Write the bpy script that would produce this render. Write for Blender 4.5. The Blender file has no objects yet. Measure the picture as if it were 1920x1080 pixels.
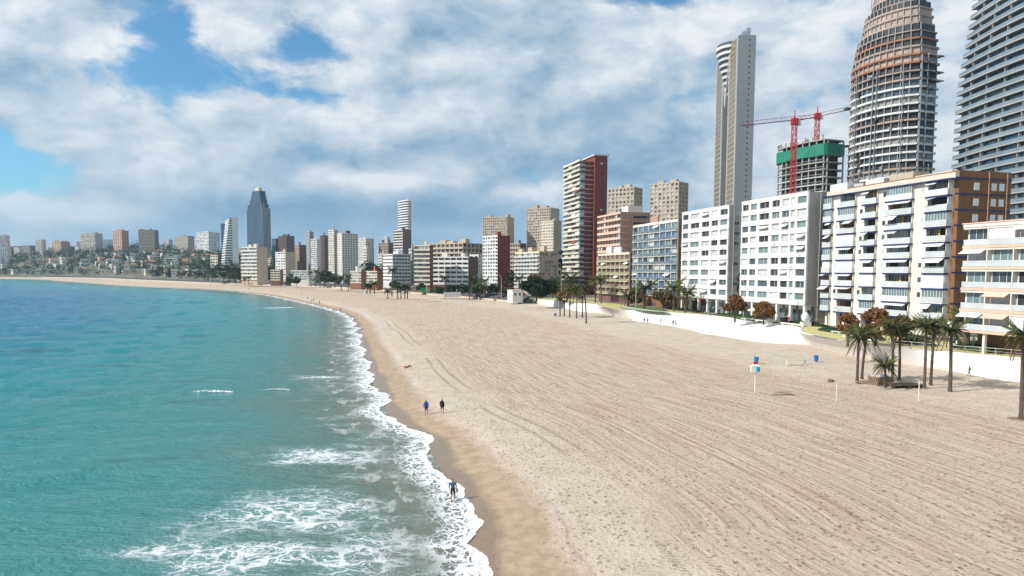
import bpy, bmesh, math, random
import numpy as np
from mathutils import Vector, Matrix, Quaternion
random.seed(7); np.random.seed(7)
R = math.radians
scn = bpy.context.scene
C = scn.collection
# ------------------------------------------------------------------ camera
CAMZ = 17.8; F = 1280.0; PITCH = R(3.94); ROLL = R(0.27); CY = 598.0
cd = bpy.data.cameras.new('camera'); cam = bpy.data.objects.new('camera', cd); C.objects.link(cam)
cd.sensor_width = 36; cd.lens = 36*F/1920; cd.shift_y = (CY-540)/1920
cd.clip_start = 0.5; cd.clip_end = 20000
CM = Matrix.Rotation(math.pi/2-PITCH, 3, 'X') @ Matrix.Rotation(ROLL, 3, 'Z')
cam.matrix_world = Matrix.Translation((0, 0, CAMZ)) @ CM.to_4x4()
scn.camera = cam
def ray(px, py): return CM @ Vector(((px-960)/F, -(py-CY)/F, -1))
def gp(px, py, z=0.0):
    d = ray(px, py); t = (z-CAMZ)/d.z
    return Vector((d.x*t, d.y*t, z))
def dp(px, py, D):                      # point at forward distance D
    d = ray(px, py); t = D/d.y
    return Vector((d.x*t, D, CAMZ+d.z*t))
# ------------------------------------------------------------------ view
scn.view_settings.view_transform = 'Standard'; scn.view_settings.look = 'None'
scn.view_settings.exposure = 0.0; scn.view_settings.gamma = 1.0
scn.view_settings.use_curve_mapping = False
scn.cycles.max_bounces = 5; scn.cycles.diffuse_bounces = 3; scn.cycles.glossy_bounces = 2; scn.cycles.volume_bounces = 0; scn.cycles.transparent_max_bounces = 8
# ------------------------------------------------------------------ node helper
class G:
    def __init__(s, tree): s.t = tree; s.n = tree.nodes; s.l = tree.links
    def new(s, typ, **kw):
        n = s.n.new(typ)
        for k, v in kw.items(): setattr(n, k, v)
        return n
    def put(s, sock, v):
        if hasattr(v, 'links') or isinstance(v, bpy.types.NodeSocket): s.l.new(v, sock)
        elif v is not None:
            if sock.type == 'RGBA' and len(v) == 3: v = (*v, 1)
            sock.default_value = v
    def m(s, op, a, b=None, c=None, clamp=False):
        n = s.new('ShaderNodeMath', operation=op, use_clamp=clamp)
        s.put(n.inputs[0], a)
        if b is not None: s.put(n.inputs[1], b)
        if c is not None: s.put(n.inputs[2], c)
        return n.outputs[0]
    def vm(s, op, a, b=None):
        n = s.new('ShaderNodeVectorMath', operation=op); s.put(n.inputs[0], a)
        if b is not None: s.put(n.inputs[1], b)
        return n.outputs[0]
    def noise(s, vec, scale, detail=4, rough=.5, dist=0.0):
        n = s.new('ShaderNodeTexNoise'); s.put(n.inputs['Vector'], vec)
        n.inputs['Scale'].default_value = scale; n.inputs['Detail'].default_value = detail
        n.inputs['Roughness'].default_value = rough; n.inputs['Distortion'].default_value = dist
        return n.outputs[0]
    def vor(s, vec, scale, feature='F1', rnd=1.0):
        n = s.new('ShaderNodeTexVoronoi', feature=feature); s.put(n.inputs['Vector'], vec)
        n.inputs['Scale'].default_value = scale; n.inputs['Randomness'].default_value = rnd
        return n.outputs['Distance']
    def ss(s, x, a, b, lo=0.0, hi=1.0):
        n = s.new('ShaderNodeMapRange', interpolation_type='SMOOTHSTEP')
        s.put(n.inputs[0], x); n.inputs[1].default_value = a; n.inputs[2].default_value = b
        n.inputs[3].default_value = lo; n.inputs[4].default_value = hi
        return n.outputs[0]
    def lin(s, x, a, b, lo=0.0, hi=1.0):
        n = s.new('ShaderNodeMapRange'); s.put(n.inputs[0], x); n.inputs[1].default_value = a
        n.inputs[2].default_value = b; n.inputs[3].default_value = lo; n.inputs[4].default_value = hi
        return n.outputs[0]
    def mix(s, f, a, b):
        n = s.new('ShaderNodeMix', data_type='RGBA'); s.put(n.inputs[0], f); s.put(n.inputs[6], a); s.put(n.inputs[7], b)
        return n.outputs[2]
    def comb(s, x, y, z):
        n = s.new('ShaderNodeCombineXYZ'); s.put(n.inputs[0], x); s.put(n.inputs[1], y); s.put(n.inputs[2], z); return n.outputs[0]
    def sep(s, v):
        n = s.new('ShaderNodeSeparateXYZ'); s.put(n.inputs[0], v); return n.outputs
    def ramp(s, x, stops):
        n = s.new('ShaderNodeValToRGB'); s.put(n.inputs[0], x); e = n.color_ramp.elements
        while len(e) < len(stops): e.new(0.5)
        for q, (p, c) in zip(e, stops): q.position = p; q.color = (*c, 1)
        return n.outputs[0]
    def attr(s, name): return s.new('ShaderNodeAttribute', attribute_name=name).outputs['Fac']
    def bump(s, h, strength=.5, dist=.1):
        n = s.new('ShaderNodeBump'); s.put(n.inputs['Height'], h); n.inputs['Strength'].default_value = strength
        n.inputs['Distance'].default_value = dist; return n.outputs[0]
# ------------------------------------------------------------------ world: nishita sky and a procedural cloud deck
SUNH = Vector((-0.955, -0.295)).normalized(); SEL = R(38)
SUN = Vector((SUNH.x*math.cos(SEL), SUNH.y*math.cos(SEL), math.sin(SEL)))
w = bpy.data.worlds.new('World'); scn.world = w; w.use_nodes = True
g = G(w.node_tree); w.node_tree.nodes.clear()
sky = g.new('ShaderNodeTexSky', sky_type='NISHITA', sun_disc=False)
sky.sun_elevation = SEL; sky.sun_rotation = math.atan2(SUNH.x, SUNH.y) % (2*math.pi)
sky.air_density = 1.0; sky.dust_density = 0.3; sky.ozone_density = 2.0
skyc = g.vm('SCALE', sky.outputs[0]); skyc.node.inputs[3].default_value = 0.11
dirv = g.new('ShaderNodeTexCoord').outputs['Generated']
dx, dy, dz = g.sep(dirv)
az = g.m('ARCTAN2', dx, dy); el = g.m('ARCSINE', dz)
def blob(px, py, rx, ry):
    d = ray(px, py).normalized(); a0 = math.atan2(d.x, d.y); e0 = math.asin(d.z)
    a = g.m('DIVIDE', g.m('SUBTRACT', az, a0), rx/F); e = g.m('DIVIDE', g.m('SUBTRACT', el, e0), ry/F)
    q = g.m('ADD', g.m('MULTIPLY', a, a), g.m('MULTIPLY', e, e))
    return g.m('EXPONENT', g.m('MULTIPLY', q, -1.0))
v0 = g.vm('MULTIPLY', dirv, (1, 1, 1.75))
wv = g.new('ShaderNodeTexNoise'); g.put(wv.inputs['Vector'], v0); wv.inputs['Scale'].default_value = 5; wv.inputs['Detail'].default_value = 3
warp = g.vm('MULTIPLY', g.vm('SUBTRACT', wv.outputs['Color'], (.5, .5, .5)), (.10, .10, .10))
v1 = g.vm('ADD', v0, warp)
n1 = g.noise(v1, 4.3, 10, .58)
n2 = g.noise(g.vm('ADD', v1, (-.026, -.010, .040)), 4.3, 10, .58)
n3 = g.noise(g.vm('ADD', v1, (3.1, 1.7, 5.0)), 2.2, 5, .5)
n4 = g.noise(g.vm('ADD', v1, (7.3, 2.2, 1.1)), 11, 8, .62)
cov = g.m('ADD', g.m('ADD', g.m('MULTIPLY', g.m('SUBTRACT', n1, .5), 1.7), 0.72), g.m('MULTIPLY', g.m('SUBTRACT', n4, .5), .75))
for (px, py, rx, ry, k) in [(430, 130, 150, 40, -.40), (310, 50, 60, 60, -.36), (560, 85, 80, 24, -.30), (590, 180, 70, 14, -.28), (0, 320, 85, 66, -.50),
                            (1200, -2, 110, 26, -.34), (20, 20, 50, 30, -.22), (110, 130, 130, 100, .30), (330, 245, 200, 45, .18), (800, 150, 260, 160, .14), (1330, 330, 200, 80, .08), (100, 400, 200, 35, .12)]:
    cov = g.m('ADD', cov, g.m('MULTIPLY', blob(px, py, rx, ry), k))
cov = g.m('ADD', cov, g.m('MULTIPLY', g.ss(el, .04, .14, 1.0, 0.0), .22))
mask = g.ss(cov, .36, .66)
lit = g.m('ADD', g.m('MULTIPLY', g.m('SUBTRACT', g.m('ADD', n1, g.m('MULTIPLY', n4, .18)), g.m('ADD', n2, .09)), 2.6), g.m('ADD', g.m('MULTIPLY', g.m('SUBTRACT', n3, .5), 1.5), .60))
for (px, py, rx, ry, k) in [(950, 260, 200, 80, -.42), (620, 300, 330, 36, -.26), (300, 230, 140, 60, -.10), (1250, 290, 170, 80, -.30), (560, 395, 600, 26, -.34), (1000, 70, 240, 50, -.16), (820, 395, 330, 40, -.22),
                            (120, 90, 150, 75, .34), (1190, 85, 110, 55, .30), (720, 225, 190, 26, .26), (720, 340, 190, 18, .36), (100, 385, 140, 22, .34), (1420, 350, 80, 30, .25), (560, 40, 240, 50, .12), (250, 310, 130, 30, .18), (1000, 360, 90, 15, .24)]:
    lit = g.m('ADD', lit, g.m('MULTIPLY', blob(px, py, rx, ry), k))
lit = g.m('MULTIPLY', lit, 1.0, clamp=True)
ccol = g.ramp(lit, [(0.0, (.17, .32, .50)), (.35, (.36, .51, .66)), (.68, (.62, .71, .79)), (1.0, (.92, .93, .94))])
low = g.ss(el, 0.0, .16, 1.0, 0.0)
ccol = g.mix(g.m('MULTIPLY', low, .5), ccol, (.30, .53, .73))
skyt = g.vm('MULTIPLY', skyc, (.62, 1.14, 1.30))
fin = g.mix(g.m('MULTIPLY', mask, .97), skyt, ccol)
bg = g.new('ShaderNodeBackground'); g.put(bg.inputs[0], fin); bg.inputs[1].default_value = 1.0
wo = g.new('ShaderNodeOutputWorld'); g.l.new(bg.outputs[0], wo.inputs[0])
# ------------------------------------------------------------------ sun
sl = bpy.data.lights.new('sun', 'SUN'); sl.energy = 5.0; sl.angle = R(0.53); sl.color = (1, .95, .87)
so = bpy.data.objects.new('sun', sl); C.objects.link(so); so.rotation_euler = SUN.to_track_quat('Z', 'Y').to_euler(); so.location = (0, 0, 300)
# ------------------------------------------------------------------ materials
MATS = {}
def mat(name, col, rough=.7, var=.12, scale=.6, metal=0.0, spec=.4, bump=0.0):
    if name in MATS: return MATS[name]
    m = bpy.data.materials.new(name); m.use_nodes = True; q = G(m.node_tree)
    b = m.node_tree.nodes['Principled BSDF']
    pos = q.new('ShaderNodeNewGeometry').outputs['Position']
    n = q.noise(q.vm('MULTIPLY', pos, (1, 1, .45)), scale, 5, .6)
    oi = q.new('ShaderNodeObjectInfo').outputs['Random']
    f = q.m('ADD', q.lin(n, .3, .7, 1-var, 1+var), q.lin(oi, 0, 1, -var*.5, var*.5))
    cc = q.vm('SCALE', tuple(col)); q.put(cc.node.inputs[3], f)
    q.put(b.inputs['Base Color'], cc); b.inputs['Roughness'].default_value = rough
    b.inputs['Metallic'].default_value = metal; b.inputs['Specular IOR Level'].default_value = spec
    if bump: q.put(b.inputs['Normal'], q.bump(q.noise(pos, 6, 4), bump, .03))
    MATS[name] = m; return m
WHITE = mat('white_paint', (.74, .73, .71), .6, .09); OFFW = mat('off_white_render', (.70, .67, .61), .75, .09)
CREAM = mat('cream_render', (.66, .59, .48), .75, .08); BEIGE = mat('beige_render', (.50, .41, .32), .8, .1)
TAN = mat('tan_render', (.42, .33, .25), .8, .1); PEACH = mat('peach_render', (.72, .47, .36), .75, .07)
SALMON = mat('salmon_render', (.42, .25, .175), .8, .08); BRICK = mat('red_brick', (.20, .055, .042), .85, .14, 1.2)
BROWN = mat('brown_brick', (.23, .115, .055), .85, .14, 1.0); DBROWN = mat('dark_brown_render', (.16, .09, .07), .8, .12)
PURP = mat('purple_brown_render', (.17, .12, .13), .8, .1); GREY = mat('grey_render', (.38, .38, .38), .8, .08)
LGREY = mat('light_grey_concrete', (.55, .54, .52), .8, .1); CONC = mat('raw_concrete', (.40, .37, .34), .9, .15)
DARK = mat('dark_interior', (.035, .037, .042), .5, .3); NAVY = mat('navy_paint', (.025, .04, .12), .5, .1)
GLASS = mat('window_glass', (.06, .085, .10), .08, .3, .4, 0, .8); BGLASS = mat('blue_glass', (.07, .14, .22), .07, .25, .3, 0, .9)
TGLASS = mat('teal_grey_glass', (.16, .22, .23), .1, .2, .4, 0, .8); CURT = mat('pale_curtain', (.50, .52, .53), .5, .12, .8)
SHUT = mat('white_shutter', (.76, .76, .75), .5, .04); RAIL = mat('frosted_balustrade', (.52, .56, .58), .25, .08)
YELLOW = mat('yellow_awning_cloth', (.55, .36, .05), .8); AWN = mat('white_awning_cloth', (.74, .74, .73), .85, .05)
ORANGE = mat('orange_awning_cloth', (.62, .13, .05), .85); RED = mat('red_paint', (.50, .02, .03), .5, .1)
GREEN = mat('green_netting', (.02, .20, .13), .7, .2, .5); METAL = mat('galvanised_steel', (.42, .43, .44), .4, .1, 1, .7)
WOOD = mat('weathered_wood', (.22, .16, .11), .85, .25, 2.0); BLUEP = mat('blue_plastic', (.01, .16, .42), .4, .08)
RUBBER = mat('black_rubber', (.02, .02, .02), .8, .1); ASPH = mat('asphalt', (.075, .075, .078), .9, .2, .5)
GOLD = mat('gold_tinted_glass', (.20, .165, .10), .3, .22, .35, .2, .6); SLATE = mat('slate_blue_glass', (.02, .07, .15), .2, .2, .2, 0, .35)
TERRA = mat('terracotta_tile', (.42, .17, .09), .85, .15, .8); RUST = mat('rust_netting', (.33, .155, .09), .9, .25, .4)
BARK = mat('palm_bark', (.105, .082, .062), .95, .35, 2.5, bump=.6); TBARK = mat('tree_bark', (.09, .065, .05), .95, .3, 2.5)
PAVE = mat('pale_paving', (.47, .45, .41), .85, .12, .3); 
def leafmat(name, col, var=.45):
    m = bpy.data.materials.new(name); m.use_nodes = True; q = G(m.node_tree); b = m.node_tree.nodes['Principled BSDF']
    pos = q.new('ShaderNodeNewGeometry').outputs['Position']
    n = q.noise(pos, 1.3, 4, .6); oi = q.new('ShaderNodeObjectInfo').outputs['Random']
    f = q.m('ADD', q.lin(n, .3, .7, 1-var, 1+var), q.lin(oi, 0, 1, -.15, .15))
    cc = q.vm('SCALE', tuple(col)); q.put(cc.node.inputs[3], f)
    q.put(b.inputs['Base Color'], cc); b.inputs['Roughness'].default_value = .6
    b.inputs['Subsurface Weight'].default_value = 0.0; b.inputs['Specular IOR Level'].default_value = .3
    return m
LPALM = leafmat('palm_frond_leaf', (.11, .125, .035)); LDRY = leafmat('dry_frond_leaf', (.17, .12, .05))
LDARK = leafmat('dark_foliage', (.020, .042, .016)); LGREEN = leafmat('green_foliage', (.05, .085, .028))
LORANGE = leafmat('rusty_foliage', (.19, .09, .026)); LBROWN = leafmat('brown_foliage', (.13, .085, .04)); LPINE = leafmat('pine_foliage', (.035, .065, .035))
GRASS = mat('lawn_grass', (.09, .17, .025), .9, .3, .6)
# ------------------------------------------------------------------ object helpers
def tag(o, label=None, cat=None, group=None, kind=None):
    if label: o['label'] = label
    if cat: o['category'] = cat
    if group: o['group'] = group
    if kind: o['kind'] = kind
    return o
def link(name, me, parent=None):
    o = bpy.data.objects.new(name, me); C.objects.link(o)
    if parent is not None: o.parent = parent
    return o
def empty(name, loc, rz=0.0):
    o = bpy.data.objects.new(name, None); C.objects.link(o); o.location = loc; o.rotation_euler = (0, 0, rz); o.empty_display_size = .5
    return o
CUBES = {}
CV = [(x, y, z) for x in (-.5, .5) for y in (-.5, .5) for z in (-.5, .5)]
CF = [(0, 1, 3, 2), (4, 6, 7, 5), (0, 4, 5, 1), (2, 3, 7, 6), (0, 2, 6, 4), (1, 5, 7, 3)]
def cube(m):
    if m.name not in CUBES:
        me = bpy.data.meshes.new('box_'+m.name); me.from_pydata(CV, [], CF); me.materials.append(m); CUBES[m.name] = me
    return CUBES[m.name]
def box(parent, name, m, x0, x1, y0, y1, z0, z1, rot=None):
    o = link(name, cube(m), parent); o.location = ((x0+x1)/2, (y0+y1)/2, (z0+z1)/2)
    o.scale = (max(abs(x1-x0), 1e-3), max(abs(y1-y0), 1e-3), max(abs(z1-z0), 1e-3))
    if rot: o.rotation_euler = rot
    return o
class MB:
    def __init__(s): s.v = []; s.f = []; s.mi = []; s.ms = []
    def _m(s, m):
        if m not in s.ms: s.ms.append(m)
        return s.ms.index(m)
    def add(s, vs, fs, m):
        b = len(s.v); s.v += [tuple(v) for v in vs]; s.f += [tuple(i+b for i in f) for f in fs]; s.mi += [s._m(m)]*len(fs)
    def box(s, x0, x1, y0, y1, z0, z1, m):
        s.add([((x0+x1)/2+a*(x1-x0), (y0+y1)/2+b*(y1-y0), (z0+z1)/2+c*(z1-z0)) for a, b, c in CV], CF, m)
    def bar(s, a, b, r, m, n=6, r2=None):
        a = Vector(a); b = Vector(b); d = (b-a).normalized(); u = d.orthogonal().normalized(); w_ = d.cross(u); r2 = r if r2 is None else r2
        vs = [a+(u*math.cos(t)+w_*math.sin(t))*r for t in [2*math.pi*i/n for i in range(n)]]+[b+(u*math.cos(t)+w_*math.sin(t))*r2 for t in [2*math.pi*i/n for i in range(n)]]
        s.add(vs, [(i, (i+1) % n, n+(i+1) % n, n+i) for i in range(n)]+[tuple(range(n-1, -1, -1)), tuple(range(n, 2*n))], m)
    def prism(s, pts, z0, z1, m):
        n = len(pts)
        s.add([(p[0], p[1], z0) for p in pts]+[(p[0], p[1], z1) for p in pts], [(i, (i+1) % n, n+(i+1) % n, n+i) for i in range(n)]+[tuple(range(n-1, -1, -1)), tuple(range(n, 2*n))], m)
    def ball(s, c, r, m, sub=1, jit=0.0):
        b = bmesh.new(); bmesh.ops.create_icosphere(b, subdivisions=sub, radius=1)
        vs = [Vector(c)+Vector((v.co.x*r[0], v.co.y*r[1], v.co.z*r[2]))*(1+random.uniform(-jit, jit)) for v in b.verts]
        b.verts.index_update(); s.add(vs, [tuple(v.index for v in f.verts) for f in b.faces], m); b.free()
    def mesh(s, name, smooth=False):
        me = bpy.data.meshes.new(name); me.from_pydata(s.v, [], s.f)
        for m in s.ms: me.materials.append(m)
        me.polygons.foreach_set('material_index', s.mi)
        if smooth: me.polygons.foreach_set('use_smooth', [True]*len(me.polygons))
        return me
    def build(s, name, parent=None, smooth=False): return link(name, s.mesh(name, smooth), parent)
def npmesh(name, V, Fq, m, smooth=True, attrs=None):
    me = bpy.data.meshes.new(name); me.vertices.add(len(V)); me.vertices.foreach_set('co', np.asarray(V, 'f').ravel())
    n = len(Fq); me.loops.add(n*4); me.loops.foreach_set('vertex_index', np.asarray(Fq, 'i').ravel()); me.polygons.add(n)
    me.polygons.foreach_set('loop_start', np.arange(0, n*4, 4, dtype='i'))
    if smooth: me.polygons.foreach_set('use_smooth', np.ones(n, bool))
    me.materials.append(m); me.update(calc_edges=True)
    for k, a in (attrs or {}).items():
        at = me.attributes.new(k, 'FLOAT', 'POINT'); at.data.foreach_set('value', np.asarray(a, 'f'))
    return me
def gridfaces(nr, nc):
    i = np.arange((nr-1)*(nc-1)); r = i//(nc-1); c = i % (nc-1); a = r*nc+c
    return np.stack([a, a+1, a+nc+1, a+nc], 1)
# ------------------------------------------------------------------ shoreline
sp = [(907, 1080), (893, 993), (850, 905), (800, 830), (738, 780), (703, 715), (685, 668), (672, 625), (660, 597), (638, 585), (599, 574), (560, 565), (487, 551), (400, 543), (250, 536.5), (125, 528), (0, 522.8)]
pts = [np.array(gp(x, y, .15)[:2]) for x, y in sp]
d0 = np.array([.2588, -.9659])
pts = [pts[0]+d0*240, pts[0]+d0*120, pts[0]+d0*40]+pts+[pts[-1]+np.array([-900., 330.]), pts[-1]+np.array([-2500., 700.])]
def catmull(P, n):
    out = []
    for i in range(len(P)-1):
        p0 = P[max(i-1, 0)]; p1 = P[i]; p2 = P[i+1]; p3 = P[min(i+2, len(P)-1)]
        for t in np.linspace(0, 1, n, endpoint=False):
            out.append(.5*((2*p1)+(-p0+p2)*t+(2*p0-5*p1+4*p2-p3)*t*t+(-p0+3*p1-3*p2+p3)*t**3))
    out.append(P[-1]); return np.array(out)
SH = catmull(pts, 24)
for _ in range(6): SH[1:-1] = (SH[:-2]+2*SH[1:-1]+SH[2:])/4
seg = np.linalg.norm(np.diff(SH, axis=0), axis=1); SA = np.concatenate([[0], np.cumsum(seg)])
SA -= SA[np.argmin(np.abs(SH[:, 1]))]
def sdist(X, Y):
    X = np.atleast_1d(np.asarray(X, float)); Y = np.atleast_1d(np.asarray(Y, float)); D_ = np.empty(X.size); S_ = np.empty(X.size)
    A = SH[:-1]; B = SH[1:]; AB = B-A; L2 = (AB**2).sum(1)
    for i in range(0, X.size, 6000):
        P = np.stack([X.ravel()[i:i+6000], Y.ravel()[i:i+6000]], 1); near = None
        AP = P[:, None, :]-A[None]; t = np.clip((AP*AB).sum(2)/L2, 0, 1)
        q = AP-t[..., None]*AB; dd = (q**2).sum(2); k = dd.argmin(1); r = np.arange(len(P))
        cr = AB[k, 0]*q[r, k, 1]-AB[k, 1]*q[r, k, 0]
        D_[i:i+6000] = np.sqrt(dd[r, k])*np.where(cr > 0, -1, 1); S_[i:i+6000] = SA[k]+t[r, k]*seg[k]
    return D_, S_
def shore(s, d):                               # point at arc length s, d inland
    x = np.interp(s, SA, SH[:, 0]); y = np.interp(s, SA, SH[:, 1]); e = 12.0
    tx = np.interp(s+e, SA, SH[:, 0])-np.interp(s-e, SA, SH[:, 0]); ty = np.interp(s+e, SA, SH[:, 1])-np.interp(s-e, SA, SH[:, 1])
    l = np.hypot(tx, ty)+1e-9
    return x+ty/l*d, y-tx/l*d
def sandz(d): return np.interp(d, [-200, -30, 0, 7, 16, 40, 92, 140], [-6, -1.6, 0.02, .75, 1.15, 1.5, 2.05, 2.2])
def vnoise(X, Y, sc, seed=0):
    x = X/sc+seed*17.3; y = Y/sc+seed*9.1; xi = np.floor(x).astype(int); yi = np.floor(y).astype(int); fx = x-xi; fy = y-yi
    h = lambda a, b: (np.sin(a*127.1+b*311.7+seed)*43758.5453) % 1.0
    fx = fx*fx*(3-2*fx); fy = fy*fy*(3-2*fy)
    return (h(xi, yi)*(1-fx)+h(xi+1, yi)*fx)*(1-fy)+(h(xi, yi+1)*(1-fx)+h(xi+1, yi+1)*fx)*fy
UA = np.array([-.2588, .9659]); VA = np.array([.9659, .2588])
def uv(u, v, z=0.0): p = UA*u+VA*v; return Vector((p[0], p[1], z))
# ------------------------------------------------------------------ beach sand
def beach_mat():
    m = bpy.data.materials.new('beach_sand'); m.use_nodes = True; q = G(m.node_tree); b = m.node_tree.nodes['Principled BSDF']
    d = q.attr('d'); s = q.attr('s'); pos = q.new('ShaderNodeNewGeometry').outputs['Position']
    big = q.noise(q.comb(q.m('MULTIPLY', s, .02), q.m('MULTIPLY', d, .06), 0), 1.0, 4, .6)
    dd = q.m('ADD', q.m('ADD', d, q.m('MULTIPLY', q.m('SUBTRACT', big, .5), 5.0)), q.m('MULTIPLY', q.m('SUBTRACT', q.noise(pos, .9, 5, .7), .5), 4.0))
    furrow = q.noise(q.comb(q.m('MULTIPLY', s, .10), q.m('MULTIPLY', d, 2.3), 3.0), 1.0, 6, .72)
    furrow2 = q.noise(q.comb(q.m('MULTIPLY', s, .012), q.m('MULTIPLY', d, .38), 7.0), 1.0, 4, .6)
    speck = q.noise(pos, 3.2, 4, .68); fine = q.noise(pos, 11, 3, .6)
    raked = q.m('MULTIPLY', q.ss(dd, 10, 17), q.ss(q.m('ADD', d, q.m('MULTIPLY', q.m('SUBTRACT', big, .5), 16)), 60, 67, 1, 0))
    # raked dry sand and smooth upper sand
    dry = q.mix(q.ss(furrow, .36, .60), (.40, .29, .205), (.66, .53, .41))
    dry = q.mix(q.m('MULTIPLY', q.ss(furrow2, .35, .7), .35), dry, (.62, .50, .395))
    smooth = q.mix(q.ss(q.noise(pos, .35, 5, .6), .3, .7), (.54, .445, .35), (.64, .54, .435))
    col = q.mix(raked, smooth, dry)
    foot = q.vor(q.vm('ADD', pos, q.vm('MULTIPLY', q.comb(speck, fine, 0), (.6, .6, 0))), 1.7)
    dens = q.noise(pos, .16, 3, .6)
    spot = q.m('MULTIPLY', q.ss(foot, .10, .24, 1, 0), q.ss(dens, .30, .56))
    sp2 = q.m('MULTIPLY', q.ss(speck, .54, .66), .8)
    col = q.mix(q.m('MULTIPLY', q.m('MAXIMUM', spot, sp2), q.ss(dd, 4, 9, .1, .60)), col, (.17, .115, .075))
    # berm line and damp sand
    damp = q.mix(q.ss(q.noise(pos, .8, 5, .65), .35, .65), (.35, .25, .165), (.45, .335, .23))
    col = q.mix(q.ss(dd, 3.6, 6.4, 1, 0), col, damp)
    wet = q.ss(q.m('ADD', d, q.m('MULTIPLY', q.m('SUBTRACT', q.noise(q.comb(q.m('MULTIPLY', s, .09), 0, 0), 1, 3), .5), 4.0)), 1.0, 2.2, 1, 0)
    col = q.mix(wet, col, (.25, .175, .115))
    # two vehicle tracks along the beach
    trk = None
    for c0 in (10.6, 12.5):
        wob = q.m('ADD', d, q.m('MULTIPLY', q.m('SUBTRACT', q.noise(q.comb(q.m('MULTIPLY', s, .012), 0, 4), 1, 2), .5), 9.0))
        t = q.ss(q.m('ABSOLUTE', q.m('SUBTRACT', wob, c0)), .18, .34, 1, 0); trk = t if trk is None else q.m('MAXIMUM', trk, t)
    tread = q.m('MULTIPLY', trk, q.ss(q.m('SINE', q.m('MULTIPLY', q.m('ADD', s, q.m('MULTIPLY', d, .7)), 14.0)), -.2, .6))
    tread = q.m('MULTIPLY', tread, q.ss(q.noise(q.comb(q.m('MULTIPLY', s, .03), 2, 2), 1, 3), .42, .52))
    col = q.mix(q.m('MULTIPLY', tread, .5), col, (.25, .17, .11))
    q.put(b.inputs['Base Color'], col)
    q.put(b.inputs['Roughness'], q.mix(wet, (.92, .92, .92), (.22, .22, .22)))
    h = q.m('ADD', q.m('MULTIPLY', furrow, q.m('MULTIPLY', raked, 1.1)), q.m('ADD', q.m('MULTIPLY', speck, .7), q.m('MULTIPLY', fine, .25)))
    h = q.m('SUBTRACT', h, q.m('ADD', q.m('MULTIPLY', spot, .6), q.m('MULTIPLY', tread, .5)))
    h = q.m('MULTIPLY', h, q.ss(dd, 3, 8, .15, 1))
    q.put(b.inputs['Normal'], q.bump(h, .95, .30)); b.inputs['Specular IOR Level'].default_value = .3
    return m
th = np.radians(np.concatenate([np.arange(-66, -34, .7), np.arange(-34, 44, .16), np.arange(44, 75, .7)]))
rr = 20*1.0125**np.arange(0, 372)
TH, RR = np.meshgrid(th, rr); X = (RR*np.sin(TH)).ravel(); Y = (RR*np.cos(TH)).ravel()
dS, sS = sdist(X, Y)
Z = sandz(dS)+np.where(dS > 6, (vnoise(X, Y, 9, 1)-.5)*.16+(vnoise(X, Y, 30, 2)-.5)*.25, 0)
fq = gridfaces(len(rr), len(th))
keep = (dS[fq].max(1) > -45) & (dS[fq].min(1) < 104)
def compact(V, Fq, *at):
    u, inv = np.unique(Fq.ravel(), return_inverse=True)
    return V[u], inv.reshape(-1, 4), [a[u] for a in at]
V_, F_, (a1, a2) = compact(np.stack([X, Y, Z], 1), fq[keep], dS, sS)
o = link('beach', npmesh('beach', V_, F_[:, ::-1], beach_mat(), True, {'d': a1, 's': a2})); tag(o, 'broad raked sandy beach curving along the bay', 'beach', kind='structure')
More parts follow.
